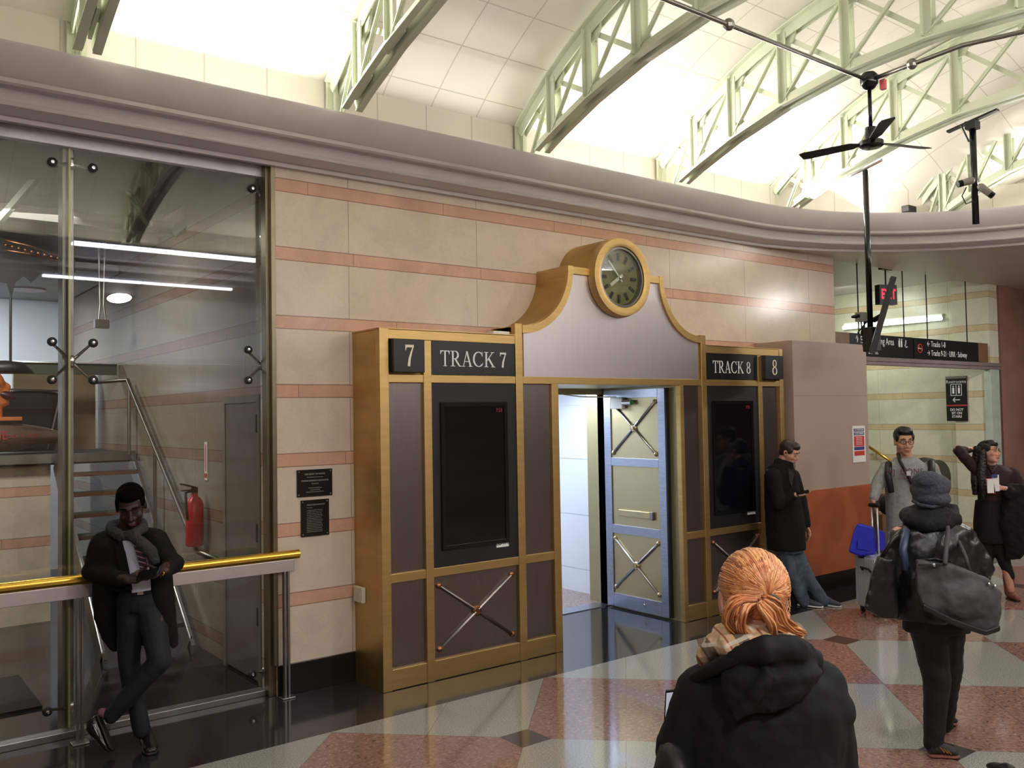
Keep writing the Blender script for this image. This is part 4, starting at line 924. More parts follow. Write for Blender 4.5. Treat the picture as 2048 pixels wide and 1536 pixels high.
MB().box((qx-.06, qy-.05, zt-.06), (qx+.06, qy+.05, zt+.02)).build('bracket', M['blackmatte'], c2); MB().bar((qx, qy+.25, zt-.02), (qx, qy-.25, zt+.07), .06, .02).build('mount_rail', M['blackmatte'], c2)
MB().tube([at(1922, 250, 8.95), at(1938, 284, 8.95)], .009, 8).build('stay', M['blackmatte'], c2)
def camr(p0, p1, lab):
    t = thing('security_camera', at(*p1, 8.9), lab, 'camera', 'security cameras on the short pole')
    MB().cap(at(*p0, 8.9), at(*p1, 8.9), .035, .038).build('body', M['camgrey'], t, smooth=True); d = (at(*p0, 8.9)-at(*p1, 8.9)).normalized()
    MB().tube([at(*p0, 8.9), at(*p0, 8.9)+d*.05], .034, 12).build('lens_hood', M['black'], t)
    MB().tube([at(*p1, 8.9), V((qx, qy, at(*p1, 8.9).z-.05))], .012, 8).build('arm', M['blackmatte'], t)
camr((1925, 366), (1942, 361), 'pale security camera on the left of the short pole'); camr((1978, 386), (1962, 374), 'dark security camera pointing right and down from the short pole')
MB().tube([at(1933, 374, 8.9), at(1924, 392, 8.9), at(1932, 408, 8.9), at(1946, 402, 8.9)], .006, 6).build('cable', M['rubber'], c2, smooth=True)
t = MB().box(at(1818, 419, 10.7)-V((.09,.05,.04)), at(1818, 419, 10.7)+V((.09,.05,.04))).build('ledge_speaker', M['blackmatte'], None, bev=.01); tag(t, 'small black box sitting on the cornice ledge at right', 'speaker')
# lamp over the opposite cornice, it mirrors in the clock glass
t = BX((9.75, 1.14, 4.385), (10.95, 1.26, 4.415)).build('cornice_lamp', M['tube']); tag(t, 'long tube lamp on the opposite cornice', 'light')
# ================================================================ PEOPLE
AH = V((math.sin(YAW), math.cos(YAW), 0)); RH = V((math.cos(YAW), -math.sin(YAW), 0)); Z3 = V((0,0,1))
def ortho(f, u=Z3):
    f = V(f).normalized(); r = f.cross(V(u)).normalized(); return f, r, r.cross(f)
def head(mb, c, f, u=Z3, s=1.0, neck=None, nr=.055):
    f, r, u = ortho(f, u); c = V(c)
    E_ = lambda dx, dy, dz, a, b, d_: mb.ell(c + r*dx*s + f*dy*s + u*dz*s, r*a*s, f*b*s, u*d_*s, 20, 12)
    E_(0, -.012, .028, .076, .094, .088); E_(0, .022, -.02, .064, .068, .075); E_(0, .03, -.065, .050, .052, .045)
    E_(0, .066, -.098, .024, .022, .020); E_(0, .072, .030, .052, .022, .012)
    for q in (-1, 1):
        E_(q*.040, .060, -.028, .022, .022, .024); E_(q*.077, -.008, -.006, .009, .020, .032); E_(q*.018, .094, -.036, .010, .010, .008)
    mb.cap(c+(f*.088+u*.016)*s, c+(f*.108-u*.030)*s, .007*s, .013*s, 10)
    E_(0, .090, -.062, .024, .010, .008); E_(0, .088, -.073, .020, .010, .008)
    if neck is not None: mb.cap(c+(-u*.055-f*.02)*s, neck, nr*s, nr*1.12*s)
    return mb
def face_parts(par, c, f, u=Z3, s=1.0, lips='lips', brow='hair_black', glasses=None, closed=False):
    f, r, u = ortho(f, u); c = V(c); P = lambda dx, dy, dz: c + (r*dx+f*dy+u*dz)*s
    for q in (-1, 1):
        if not closed:
            MB().ell(P(q*.031, .081, .010), r*.014*s, f*.008*s, u*.007*s, 14, 8).build('eye', M['eye'], par, smooth=True)
            MB().sph(P(q*.031, .087, .010), .0055*s, 0, 10, 8).build('iris', M['iris'], par, smooth=True)
        else: MB().tube([P(q*.017, .086, .006), P(q*.031, .088, .002), P(q*.046, .082, .006)], .0028*s, 6).build('eyelid', M['iris'], par)
        MB().tube([P(q*.014, .093, .034), P(q*.032, .092, .040), P(q*.052, .078, .032)], [.004*s, .0045*s, .002*s], 6).build('eyebrow', M[brow], par, smooth=True)
        if glasses:
            pts = [P(q*.033+.023*math.cos(a*PI/8), .098-abs(.2*math.cos(a*PI/8)*.02), .008+.017*math.sin(a*PI/8)) for a in range(17)]
            MB().tube(pts, .0022*s, 6).tube([P(q*.056, .094, .012), P(q*.078, .0, .010)], .002*s, 6).build('spectacle_rim', M[glasses], par)
    if glasses: MB().tube([P(-.010, .099, .012), P(.010, .099, .012)], .002*s, 6).build('spectacle_bridge', M[glasses], par)
    MB().ell(P(0, .097, -.062), r*.022*s, f*.006*s, u*.0045*s, 14, 6).ell(P(0, .095, -.071), r*.018*s, f*.006*s, u*.005*s, 14, 6).build('lips', M[lips], par, smooth=True)
def hairmass(lst, name, m, par, voxel=.009):
    mb = MB()
    for e in lst: mb.ell(*e)
    return mb.build(name, m, par, voxel=voxel, sm=3)
def haircap(par, c, f, u, s, m, name='hair', extra=(), fringe=.03):
    f, r, u = ortho(f, u); c = V(c); mb = MB()
    E_ = lambda dx, dy, dz, a, b, d_: mb.ell(c + (r*dx+f*dy+u*dz)*s, r*a*s, f*b*s, u*d_*s, 22, 12)
    E_(0, -.030, .046, .083, .092, .084); E_(0, .020, .085, .070, .070, .046); E_(0, -.050, -.005, .074, .060, .062)
    for q in (-1, 1): E_(q*.066, .012, .036, .018, .045, .042)
    for e in extra: E_(*e)
    return mb.build(name, m, par, voxel=.007, sm=3)
def hand(mb, w_, d, n, side, s=1.0, curl=.5, thumb=.6):
    # w_ wrist, d pointing direction, n palm normal (fingers curl towards it), side: vector towards the thumb
    w_ = V(w_); d = V(d).normalized(); n = V(n); n = (n - d*n.dot(d)).normalized(); sv = d.cross(n).normalized()
    if sv.dot(V(side)) < 0: sv = -sv
    mb.cap(w_ - d*.03*s, w_+d*.01*s, .024*s, .024*s, 10)
    mb.ell(w_+d*.048*s, sv*.040*s, n*.015*s, d*.052*s, 14, 8)
    for k, (o_, L) in enumerate(((.028, .072), (.009, .080), (-.010, .074), (-.028, .058))):
        p = w_ + (d*.088 + sv*o_)*s; dd = (d + sv*o_*1.2).normalized()
        for j, fr in enumerate((.45, .32, .23)):
            a = curl*(.5 if j == 0 else 1.0)*(1+.08*k); nd = (dd*math.cos(a) + n*math.sin(a)).normalized()
            q = p + nd*L*fr*s; mb.cap(p, q, (.0092-.0008*j)*s, (.0086-.0008*j)*s, 8); p, dd = q, nd
    p = w_ + (d*.022+sv*.028)*s; dd = (d*.6+sv*.8).normalized()
    for j, L in enumerate((.040, .032, .026)):
        q = p + dd*L*s; mb.cap(p, q, (.0125-.001*j)*s, (.011-.001*j)*s, 8); dd = (dd + n*thumb*.5 + d*.35).normalized(); p = q
    return mb
def shoe(par, heel, toe, m, sole=None, s=1.0, up=Z3, name='shoe'):
    heel, toe = V(heel), V(toe); d = (toe-heel); L = d.length; d.normalize(); up = V(up); up = (up - d*up.dot(d)).normalized(); r = d.cross(up)
    secs = []
    for t, w_, h in ((-.02,.018,.03),(.03,.034,.075),(.2,.037,.092),(.38,.036,.085),(.55,.042,.062),(.75,.047,.048),(.9,.040,.038),(.985,.022,.024)):
        secs.append((heel + d*L*t + up*(h/2+.012)*s, r*w_*s, up*(h/2)*s))
    o = MB().loft(secs, 16).build(name, M[m], par, smooth=True)
    secs = [(heel + d*L*t + up*.010*s, r*w_*s, up*.010*s) for t, w_ in ((-.03,.02),(.03,.038),(.2,.041),(.38,.038),(.55,.045),(.75,.051),(.9,.044),(1.0,.024))]
    MB().loft(secs, 16).build('sole', M[sole or 'rubber'], o, smooth=True)
    return o
def sec(c, rw, rd, r=RH, f=AH): return (V(c), V(r)*rw, V(f)*rd)
def phone(par_none, c, a, b, n, lab, m='black', hw=.036, hh=.074, lit=True):
    t = MB().obox(c, V(a)*hw, V(b)*hh, V(n)*.0045).build('phone', M[m], None, bev=.003); tag(t, lab, 'phone')
    MB().obox(V(c)+V(n)*.0048, V(a)*(hw-.004), V(b)*(hh-.006), V(n)*.0004).build('phone_display', M['phone_lit' if lit else 'screen'], t); return t
M['phone_lit'] = mat('phone_display', (200, 205, 220), .15, emit=(210, 215, 230), es=.35)
# ---------------------------------------------------------------- 1 leaning man
D1 = 5.60
def P(x, y, o=0.0): return at(x, y, D1+o)
g = atz(255, 1495, 0.0)
p1 = thing('person', (g.x, g.y, 0), 'person in a black overcoat and grey scarf leaning on the brass rail', 'person')
f1 = (-AH*.80 + RH*.30 - Z3*.42); hc = P(262, 1012, -.05)
hu = (Z3*.9 - AH*.3)
b = MB(); head(b, hc, f1, hu, 1.08, P(254, 1062, .02), .06)
b.loft([sec(P(255,1062,.03), .08, .06), sec(P(257,1084,.03), .14, .06), sec(P(258,1110,.05), .16, .07), sec(P(264,1160,.06), .13, .06), sec(P(278,1195,.03), .12, .07), sec(P(280,1215,.0), .12, .08)], 18)
for a, c_, e, r_ in (((262,1205,.02),(256,1322,0),(284,1462,0),1), ((302,1205,0),(323,1322,-.10),(222,1430,-.12),1)):
    b.cap(P(*a), P(*c_), .078, .055).cap(P(*c_), P(*e), .052, .036)
b.cap(P(204,1092,.01), P(184,1142,-.02), .040, .038).cap(P(180,1142,-.02), P(250,1158,-.26), .042, .028)
b.cap(P(312,1088,.01), P(344,1126,-.02), .040, .038).cap(P(350,1124,-.02), P(322,1143,-.26), .042, .028)
hand(b, P(250,1157,-.27), RH*.95+Z3*-.05-AH*.25, Z3*.75-AH*.5, Z3, 1.0, .55, .5)
hand(b, P(322,1144,-.27), -RH*.9-Z3*.25-AH*.2, Z3*.6-AH*.5, Z3, .95, .7, .5)
b.build('body', M['skin_dark'], p1, voxel=.0065, sm=2)
face_parts(p1, hc, f1, hu, 1.08, 'lips_dark', 'hair_brown_short', closed=True)
haircap(p1, hc-f1.normalized()*.008, f1, hu, 1.045, M['hair_brown_short'])
c_ = MB()
c_.loft([sec(P(254,1060,.06), .085, .06), sec(P(256,1070,.04), .17, .095), sec(P(258,1086,.02), .225, .125), sec(P(257,1120,.02), .225, .145), sec(P(258,1155,.03), .20, .145), sec(P(260,1178,.05), .19, .13)], 22)
c_.cap(P(246,1068,.04), P(206,1086,.02), .055, .075).cap(P(266,1066,.04), P(312,1080,.02), .055, .075)
c_.cap(P(202,1092,.0), P(186,1142,-.02), .074, .062).cap(P(183,1142,-.02), P(245,1158,-.235), .062, .045)
c_.cap(P(316,1086,0), P(343,1126,-.02), .072, .060).cap(P(348,1126,-.02), P(326,1146,-.22), .062, .043)
c_.loft([sec(P(256,1170,.10), .195, .06), sec(P(262,1230,.13), .20, .045), sec(P(278,1290,.16), .20, .03)], 18)
c_.loft([sec(P(216,1150,.02), .085, .11), sec(P(213,1190,.03), .080, .11), sec(P(213,1230,.05), .068, .10), sec(P(222,1275,.08), .055, .07), sec(P(236,1300,.10), .03, .05)], 16)
c_.loft([sec(P(318,1150,.02), .075, .10), sec(P(325,1190,.02), .066, .10), sec(P(334,1235,.04), .052, .09), sec(P(343,1272,.05), .032, .07), sec(P(350,1294,.06), .012, .045)], 16)
c_.build('overcoat', M['coat'], p1, voxel=.010, sm=3, disp=(.09, .012))
def skin_strip(pts, off, name, m, th=.004):   # polygon on a slightly bulging chest, px coordinates
    mb = MB(); mb.prism(pts, lambda u, v, t: P(u, v, off+t+abs(u-262)*.0006), -th, th); return mb.build(name, m, p1)
skin_strip([(244,1078),(268,1078),(292,1100),(300,1145),(302,1180),(264,1186),(256,1140),(249,1100)], -.136, 'shirt', M['shirt'], .012)
def tie_mat():
    m, t, b_ = new_mat('striped_tie'); vec, x, y, z = coords(t); n = noise(t, vec, 3)
    q = ((x*14.0 + z*34.0)).fract(); c = ramp(t, q, [(0.0, lin((34,22,40))), (.55, lin((34,22,40))), (.60, lin((170,96,120))), (.72, lin((200,150,165))), (.80, lin((60,30,50))), (1.0, lin((34,22,40)))])
    t.links.new(c.k, b_.inputs['Base Color']); b_.inputs['Roughness'].default_value = .5; return m
skin_strip([(264,1080),(276,1080),(292,1120),(296,1150),(287,1160),(275,1118)], -.160, 'necktie', tie_mat(), .006)
s_ = MB(); ring_ = [P(254+34*math.cos(a*PI/8), 1060+9*math.sin(a*PI/8)*-1, .02 - .09*math.sin(a*PI/8)*-1*-1) for a in range(17)]
s_.tube([P(222,1052,.05), P(226,1062,-.04), P(245,1074,-.12), P(270,1068,-.13), P(286,1056,-.06), P(284,1046,.05), P(255,1044,.10), P(222,1052,.05)], .034, 12)
s_.tube([P(262,1072,-.13), P(282,1084,-.165), P(302,1104,-.17), P(311,1128,-.16)], [.030,.036,.040,.030], 14)
s_.build('scarf', M['greyknit'], p1, voxel=.008, sm=2, disp=(.03, .010))
for sg, pts in ((1, [(242,1080),(251,1104),(259,1142),(265,1180),(250,1180),(238,1130),(230,1098)]), (-1, [(300,1082),(316,1108),(312,1135),(304,1150),(302,1120)])):
    skin_strip(pts, -.158, 'lapel', M['coat'], .005)
tr = MB()
tr.loft([sec(P(280,1178,.0), .125, .105), sec(P(281,1200,.0), .148, .115), sec(P(281,1220,.0), .142, .11)], 20)
tr.cap(P(264,1212,.0), P(257,1322,0), .092, .068).cap(P(257,1322,0), P(284,1462,.0), .066, .052)
tr.cap(P(300,1212,0), P(320,1322,-.10), .092, .070).cap(P(320,1322,-.10), P(224,1430,-.12), .068, .052)
tr.build('trousers', M['navy'], p1, voxel=.010, sm=3, disp=(.08, .014))
skin_strip([(262,1180),(301,1176),(303,1187),(264,1192)], -.118, 'belt', M['shoe'], .008); skin_strip([(274,1180),(286,1179),(287,1189),(275,1190)], -.130, 'buckle', M['chrome'], .003)
gA = atz(292, 1476, 0.0); shoe(p1, gA+V((0,0,0)), atz(303, 1512, 0.0), 'shoe')
hA = P(200,1428,-.12); tA = P(230,1500,-.16); shoe(p1, hA, tA, 'shoe', up=(-RH*1.0-Z3*.2-AH*.2), s=1.0)
MB().cap(P(224,1432,-.12), P(205,1425,-.12), .030, .028).build('sock', mat('pink_sock', (120,70,90), .8), p1, smooth=True)
MB().tube([P(324,1137,-.25), P(328,1146,-.29), P(322,1155,-.26)], .007, 8).build('watch', M['gold'], p1, smooth=True)
phone(None, P(296,1148,-.345), RH*.95+Z3*.22, (AH*.75+Z3*.6).normalized(), (-AH*.5+Z3*.75).normalized(), 'phone held in both hands by the man leaning on the rail', hw=.068, hh=.034, lit=False)
# ---------------------------------------------------------------- 2 man with phone by the partition
D2 = 9.27
def P(x, y, o=0.0): return at(x, y, D2+o)
g = atz(1605, 1213, 0); p2 = thing('person', (g.x, g.y, 0), 'person in a black coat and blue jeans looking down at a phone beside the partition', 'person')
F2 = (RH*.80 - AH*.60).normalized(); R2 = F2.cross(Z3)
hc = P(1578, 905, -.02); f2 = (F2*.9 - Z3*.42); hu = Z3*.9+F2*.35
b = MB(); head(b, hc, f2, hu, 1.0, P(1562, 932, .02), .055)
b.loft([sec(P(1562,938), .15, .1), sec(P(1566,1000), .15, .11), sec(P(1574,1095), .15, .11)], 16)
b.cap(P(1548,948,-.14), P(1560,1006,-.20), .05, .04).cap(P(1560,1006,-.20), P(1590,990,-.26), .036, .028)
b.cap(P(1588,950,.12), P(1606,1008,.06), .05, .04).cap(P(1606,1008,.06), P(1614,1050,.0), .036, .028)
hand(b, P(1590,991,-.27), RH*.9+Z3*.1-AH*.2, Z3, -AH, 1.0, .35, .4); hand(b, P(1614,1052,0), -Z3+RH*.15, -RH, -AH, 1.0, .35, .4)
for a, c, e in (((1566,1095,0),(1585,1150,0),(1606,1202,0)), ((1588,1095,.06),(1612,1150,.02),(1648,1203,.0))): b.cap(P(*a), P(*c), .075, .055).cap(P(*c), P(*e), .05, .035)
b.build('body', M['skin2'], p2, voxel=.0075, sm=2)
face_parts(p2, hc, f2, hu, 1.0, 'lips', 'hair_brown', closed=True); haircap(p2, hc, f2, hu, 1.0, M['hair_brown'])
e0 = hc - R2*.077; MB().sph(hc - R2*-.088*1.0 , .010).sph(hc-R2*.088, .010).build('earphone', M['black'], p2, smooth=True)
c = MB(); c.loft([sec(P(1564,924,.02), .075, .075), sec(P(1562,934), .13, .11), sec(P(1562,950), .175, .15), sec(P(1565,1000), .185, .17), sec(P(1571,1055), .205, .18), sec(P(1573,1098), .20, .18)], 22)
c.cap(P(1546,950,-.14), P(1557,1008,-.20), .078, .068).cap(P(1557,1008,-.20), P(1586,993,-.25), .062, .048)
c.cap(P(1586,952,.12), P(1604,1008,.06), .075, .062).cap(P(1604,1008,.06), P(1613,1048,.0), .058, .046)
c.cap(P(1556,924,.0), P(1580,930,-.06), .045, .04); c.build('coat', M['coat'], p2, voxel=.011, sm=3, disp=(.09, .012))
MB().prism([(1577,936),(1588,948),(1584,975),(1578,960)], lambda u, v, t: P(u, v, -.155+t), -.004, .004).build('shirt_front', M['greyknit'], p2)
j = MB(); j.loft([sec(P(1574,1080), .16, .13), sec(P(1577,1105), .15, .13)], 18)
j.cap(P(1568,1100,0), P(1585,1150,0), .092, .076).cap(P(1585,1150,0), P(1608,1202,0), .074, .066).cap(P(1588,1100,.06), P(1612,1150,.02), .088, .076).cap(P(1612,1150,.02), P(1646,1202,.0), .072, .064)
j.build('jeans', M['denim'], p2, voxel=.011, sm=3, disp=(.06, .018))
shoe(p2, atz(1597,1211,0), atz(1646,1216,0), 'sneaker', 'white', 1.0); shoe(p2, atz(1642,1210,0), atz(1682,1215,0), 'sneaker', 'white', 1.0)
phone(None, P(1606,986,-.30), (RH*.95+Z3*.25).normalized(), (AH*.8+Z3*.3).normalized(), (Z3*.9-RH*.25-AH*.3).normalized(), 'phone held in one hand by the man in jeans', hw=.066, hh=.034, lit=False)
# ---------------------------------------------------------------- 3 man in sweatshirt
D3 = 9.1
def P(x, y, o=0.0): return at(x, y, D3+o)
g = at(1812, 1222, D3); g.z = 0; p3 = thing('person', g, 'person with glasses in a grey lettered sweatshirt holding the suitcase handle', 'person')
hc = P(1808, 884, 0); f3 = (-AH*.97 - RH*.12 - Z3*.08); b = MB(); head(b, hc, f3, Z3, 1.14, P(1812, 925, .03), .06)
b.loft([sec(P(1812,925), .10, .08), sec(P(1815,940), .21, .11), sec(P(1817,1000), .19, .12), sec(P(1816,1080), .17, .12)], 18)
for x in (1797, 1835): b.cap(P(x,1085), at(x, 1150, D3), .08, .06).cap(at(x,1150,D3), P(x,1215), .055, .04)
b.cap(P(1772,935), P(1752,968,-.05), .055, .045).cap(P(1752,968,-.05), P(1746,1000,-.14), .04, .03); b.cap(P(1866,935), P(1884,985,0), .055, .045).cap(P(1884,985,0), P(1880,1040,-.05), .04, .03)
hand(b, P(1746,1002,-.14), -Z3*.9-AH*.35, -AH*.2+RH*.9, RH, 1.05, .9, .5); hand(b, P(1880,1042,-.05), -Z3, RH*-1, -AH, 1.0, .5)
b.build('body', M['skin2'], p3, voxel=.008, sm=2)
face_parts(p3, hc, f3, Z3, 1.14, 'lips', 'hair_black', 'blackmatte'); haircap(p3, hc+V((0,0,.012)), f3, Z3, 1.14, M['hair_black'], extra=[(0,.05,.088,.06,.04,.03)])
c = MB(); c.loft([sec(P(1812,914,.03), .11, .09), sec(P(1813,924,.0), .16, .12), sec(P(1816,938), .245, .14), sec(P(1817,975), .235, .16), sec(P(1817,1030), .225, .165), sec(P(1816,1062), .21, .15)], 22)
c.cap(P(1776,938), P(1756,968,-.05), .085, .072).cap(P(1756,968,-.05), P(1748,994,-.13), .068, .05); c.cap(P(1860,938), P(1880,985,0), .085, .07).cap(P(1880,985,0), P(1878,1034,-.05), .066, .05)
c.build('sweatshirt', M['sweat'], p3, voxel=.011, sm=3, disp=(.09, .012))
text('NJ  LIONS', 'chest_lettering', P(1810, 944, -.185), RH, Z3, .085, M['lips_dark'], p3, 1.0); text('BASEBALL', 'chest_lettering', P(1812, 957, -.185), RH, Z3, .03, M['lips_dark'], p3, 1.2)
j = MB(); j.loft([sec(P(1816,1050), .19, .13), sec(P(1816,1090), .19, .13)], 18)
for x in (1797, 1835): j.cap(P(x,1090), at(x, 1150, D3), .1, .08).cap(at(x,1150,D3), P(x,1212), .075, .062)
j.build('trousers', M['trousers'], p3, voxel=.012, sm=3)
for x in (1797, 1835): q = at(x, 1225, D3); q.z = 0; shoe(p3, q+AH*.08, q-AH*.18, 'shoe2')
for pts in ([(1780,926,.08),(1777,928,-.06),(1776,950,-.15),(1783,985,-.16)], [(1856,924,.08),(1862,925,-.06),(1864,948,-.15),(1862,975,-.16)]):
    MB().tube([P(*q) for q in pts], [.02,.034,.034,.03], 10).build('backpack_strap', M['blackmatte'], p3, smooth=True)
MB().tube([P(1796,908,.0), P(1800,922,-.13), P(1815,948,-.175), P(1832,985,-.18), P(1850,1030,-.16)], .019, 8).build('crossbody_strap', M['blackmatte'], p3, smooth=True)
MB().obox(P(1817,947,-.20), RH*.02, Z3*.022, AH*.005).build('strap_buckle', M['alu'], p3)
t = thing('backpack', P(1880, 955, .3), 'dark olive backpack worn by the man in the grey sweatshirt', 'backpack')
MB().ell(P(1850,960,.26), RH*.26, AH*.12, Z3*.24).ell(P(1878,955,.24), RH*.12, AH*.10, Z3*.19).build('sack', mat('olive_canvas', (52,52,40), .8), t, voxel=.012, sm=3)
t2 = thing('side_bag', P(1795, 990, -.1), 'black shoulder bag hanging behind the sweatshirt sleeve', 'bag')
MB().ell(P(1776,1010,.22), RH*.10, AH*.07, Z3*.11).build('pouch', M['blackmatte'], t2, voxel=.012, sm=2)
# ---------------------------------------------------------------- suitcase, blue bag
sA_, sB_ = atz(1712, 1222, 0), atz(1762, 1240, 0)
ex_ = (sB_-sA_); ex_.z = 0; w_ = .36; ex_.normalize(); ey = V((-ex_.y, ex_.x, 0)); ey = ey if ey.dot(AH) > 0 else -ey
sc = thing('suitcase', sA_+ex_*w_/2+ey*.12, 'silver ribbed aluminium suitcase standing on the terrazzo floor', 'suitcase')
cb_ = sA_+ex_*w_/2+ey*.12
MB().obox(cb_+V((0,0,.33)), ex_*w_/2, ey*.115, V((0,0,.27))).build('shell', M['alu'], sc, bev=.03)
for k in range(9): MB().obox(cb_+ex_*(-w_/2+.03+k*.0375)-ey*.118+V((0,0,.33)), ex_*.010, ey*.007, V((0,0,.24))).build('rib', M['alu'], sc)
for sx in (-1, 1):
    for sy in (-1, 1): MB().lathe([(.001,-.012),(.024,-.012),(.024,.012),(.001,.012)], cb_+ex_*sx*(w_/2-.05)+ey*sy*.07+V((0,0,.025)), ex_, 14).build('wheel', M['rubber'], sc, auto=40); MB().obox(cb_+ex_*sx*(w_/2-.05)+ey*sy*.07+V((0,0,.05)), ex_*.02, ey*.02, V((0,0,.012))).build('wheel_fork', M['blackmatte'], sc)
MB().tube([cb_-ey*.125+ex_*-.03+V((0,0,.44)), cb_-ey*.15+ex_*-.03+V((0,0,.47)), cb_-ey*.15+ex_*.10+V((0,0,.47)), cb_-ey*.125+ex_*.10+V((0,0,.44))], .010, 8).build('side_handle', M['blackmatte'], sc, smooth=True)
zt = at(1745, 1010, 8.96).z
for o_ in (-.03, .06): MB().tube([cb_+ex_*o_+V((0,0,.58)), cb_+ex_*(o_-.01)+V((0,0,zt))], .009, 8).build('handle_tube', M['alu'], sc, smooth=True)
MB().cap(cb_+ex_*-.06+V((0,0,zt)), cb_+ex_*.07+V((0,0,zt+.01)), .022, .022).build('handle_grip', M['rubber'], sc, smooth=True)
bb = thing('blue_bag', cb_+V((0,0,.62)), 'bright blue fabric bag strapped on top of the silver suitcase', 'bag')
bpts = [(1697,1104),(1708,1060),(1716,1046),(1748,1054),(1752,1108),(1720,1113)]
MB().prism(bpts, lambda u, v, t: at(u, v, 8.92+t), -.10, .10).build('sack', M['blue'], bb, bev=.02)
MB().prism([(1716,1080),(1740,1082),(1740,1102),(1714,1098)], lambda u, v, t: at(u, v, 8.812+t), -.006, .006).build('pocket', M['blue'], bb, bev=.004)
MB().prism([(1753,1056),(1770,1064),(1772,1100),(1752,1104)], lambda u, v, t: at(u, v, 8.96+t), -.06, .06).build('gusset', M['blue'], bb, bev=.01)
MB().tube([at(1718,1112,8.9), at(1752,1118,8.9)], .02, 8).build('strap', M['blackmatte'], bb)
# ---------------------------------------------------------------- 4 person in hat, seen from behind
D4 = 5.23
def P(x, y, o=0.0): return at(x, y, D4+o)
g = atz(1880, 1512, 0); p4 = thing('person', (g.x, g.y, 0), 'person in a grey knit hat and black leather jacket walking away with two bags', 'person')
f4 = (AH*.93 + RH*.25); hc = P(1866, 992, 0); b = MB(); head(b, hc, f4, Z3, .93, P(1862, 1045, -.02), .06)
b.loft([sec(P(1862,1048), .12, .09), sec(P(1864,1068), .20, .11), sec(P(1868,1140), .19, .13), sec(P(1872,1230), .18, .13)], 18)
b.cap(P(1800,1072), P(1778,1140), .06, .05).cap(P(1778,1140), P(1775,1200,.05), .045, .035).cap(P(1930,1072), P(1962,1135), .06, .05).cap(P(1962,1135), P(1960,1160,.15), .045, .035)
hand(b, P(1775,1203,.05), -Z3, RH, AH, 1.0, .9); hand(b, P(1958,1165,.17), -RH*.6-Z3*.3+AH*.3, -Z3, AH, 1.0, .8)
b.cap(P(1857,1235), P(1872,1368), .085, .06).cap(P(1872,1368), P(1868,1490), .055, .038).cap(P(1893,1235,.05), P(1896,1355,.12), .085, .06).cap(P(1896,1355,.12), P(1888,1455,.35), .05, .036)
b.build('body', M['skin'], p4, voxel=.0085, sm=2)
h = MB(); h.ell(P(1861,975,-.0), RH*.110, AH*.118, Z3*.082+RH*.02).ell(P(1855,962,-.02), RH*.085, AH*.10, Z3*.060).ell(P(1863,997,-.01), RH*.103, AH*.118, Z3*.055)
h.build('knit_hat', M['hatknit'], p4, voxel=.008, sm=3, disp=(.04, .012))
MB().tube([P(1826,1002,.0), P(1840,1010,-.085), P(1865,1014,-.105), P(1888,1008,-.075), P(1898,1000,.0)], .010, 8).build('hat_brim_seam', M['hatknit'], p4, smooth=True)
h = MB(); h.tube([P(1812,1030,.06), P(1822,1040,-.06), P(1850,1050,-.12), P(1885,1048,-.12), P(1908,1038,-.04), P(1905,1022,.08), P(1860,1015,.12), P(1812,1030,.06)], .045, 12).ell(P(1862,1030,-.03), RH*.14, AH*.10, Z3*.06)
h.build('hood', M['coat2'], p4, voxel=.009, sm=3, disp=(.05, .018))
c = MB(); c.loft([sec(P(1862,1044), .15, .11), sec(P(1864,1058), .23, .14), sec(P(1866,1085), .265, .17), sec(P(1868,1130), .265, .18), sec(P(1870,1190), .255, .18), sec(P(1872,1236), .235, .165)], 24)
c.cap(P(1806,1078), P(1788,1140), .09, .085).cap(P(1788,1140), P(1782,1195,.03), .08, .06).cap(P(1922,1080), P(1958,1135,-.03), .095, .085).cap(P(1958,1135,-.03), P(1950,1158,.12), .08, .06)
c.build('leather_jacket', M['leather'], p4, voxel=.012, sm=3, disp=(.10, .035))
MB().tube([P(1840,1120,-.20), P(1868,1118,-.215), P(1900,1124,-.20)], .008, 8).build('jacket_seam', M['leather'], p4, smooth=True)
MB().tube([P(1812,1060,-.12), P(1806,1100,-.19), P(1812,1140,-.20)], .022, 8).build('blue_trim', mat('blue_leather', (52, 62, 92), .4), p4, smooth=True)
j = MB(); j.loft([sec(P(1872,1225), .20, .15), sec(P(1874,1262), .19, .14)], 20)
j.cap(P(1855,1250), P(1874,1368), .105, .078).cap(P(1874,1368), P(1867,1488), .076, .056).cap(P(1895,1250,.05), P(1897,1355,.12), .10, .075).cap(P(1897,1355,.12), P(1889,1450,.33), .07, .05)
j.build('trousers', M['trousers'], p4, voxel=.011, sm=3, disp=(.07, .014))
shoe(p4, atz(1858,1513,0), atz(1913,1511,0)-AH*.02, 'shoe2', 'suede', 1.05); shoe(p4, atz(1880,1468,0)+V((0,0,.06)), atz(1905,1450,0), 'shoe2', 'suede', 1.0)
for k in range(3): MB().tube([at(1880+7*k, 1494+3*k, 5.1), at(1889+7*k, 1505+2*k, 5.09)], .003, 6).build('lace', M['gold'], p4)
t = thing('black_handbag', P(1765, 1175, -.1), 'black leather bag hanging at the left side of the person in the grey hat', 'bag')
MB().prism([(1756,1112),(1790,1118),(1798,1236),(1764,1238),(1729,1216),(1738,1165)], lambda u, v, tt: P(u, v, -.12+tt), -.08, .08).build('sack', M['leather'], t, voxel=.012, sm=8, disp=(.08, .02))
MB().tube([P(1762,1116,-.16), P(1785,1080,-.20), P(1802,1062,-.15)], .012, 8).build('strap', M['leather'], t, smooth=True)
t = thing('tote_bag', P(1915, 1190, -.25), 'large grey tote bag slung over the shoulder of the person in the hat', 'bag')
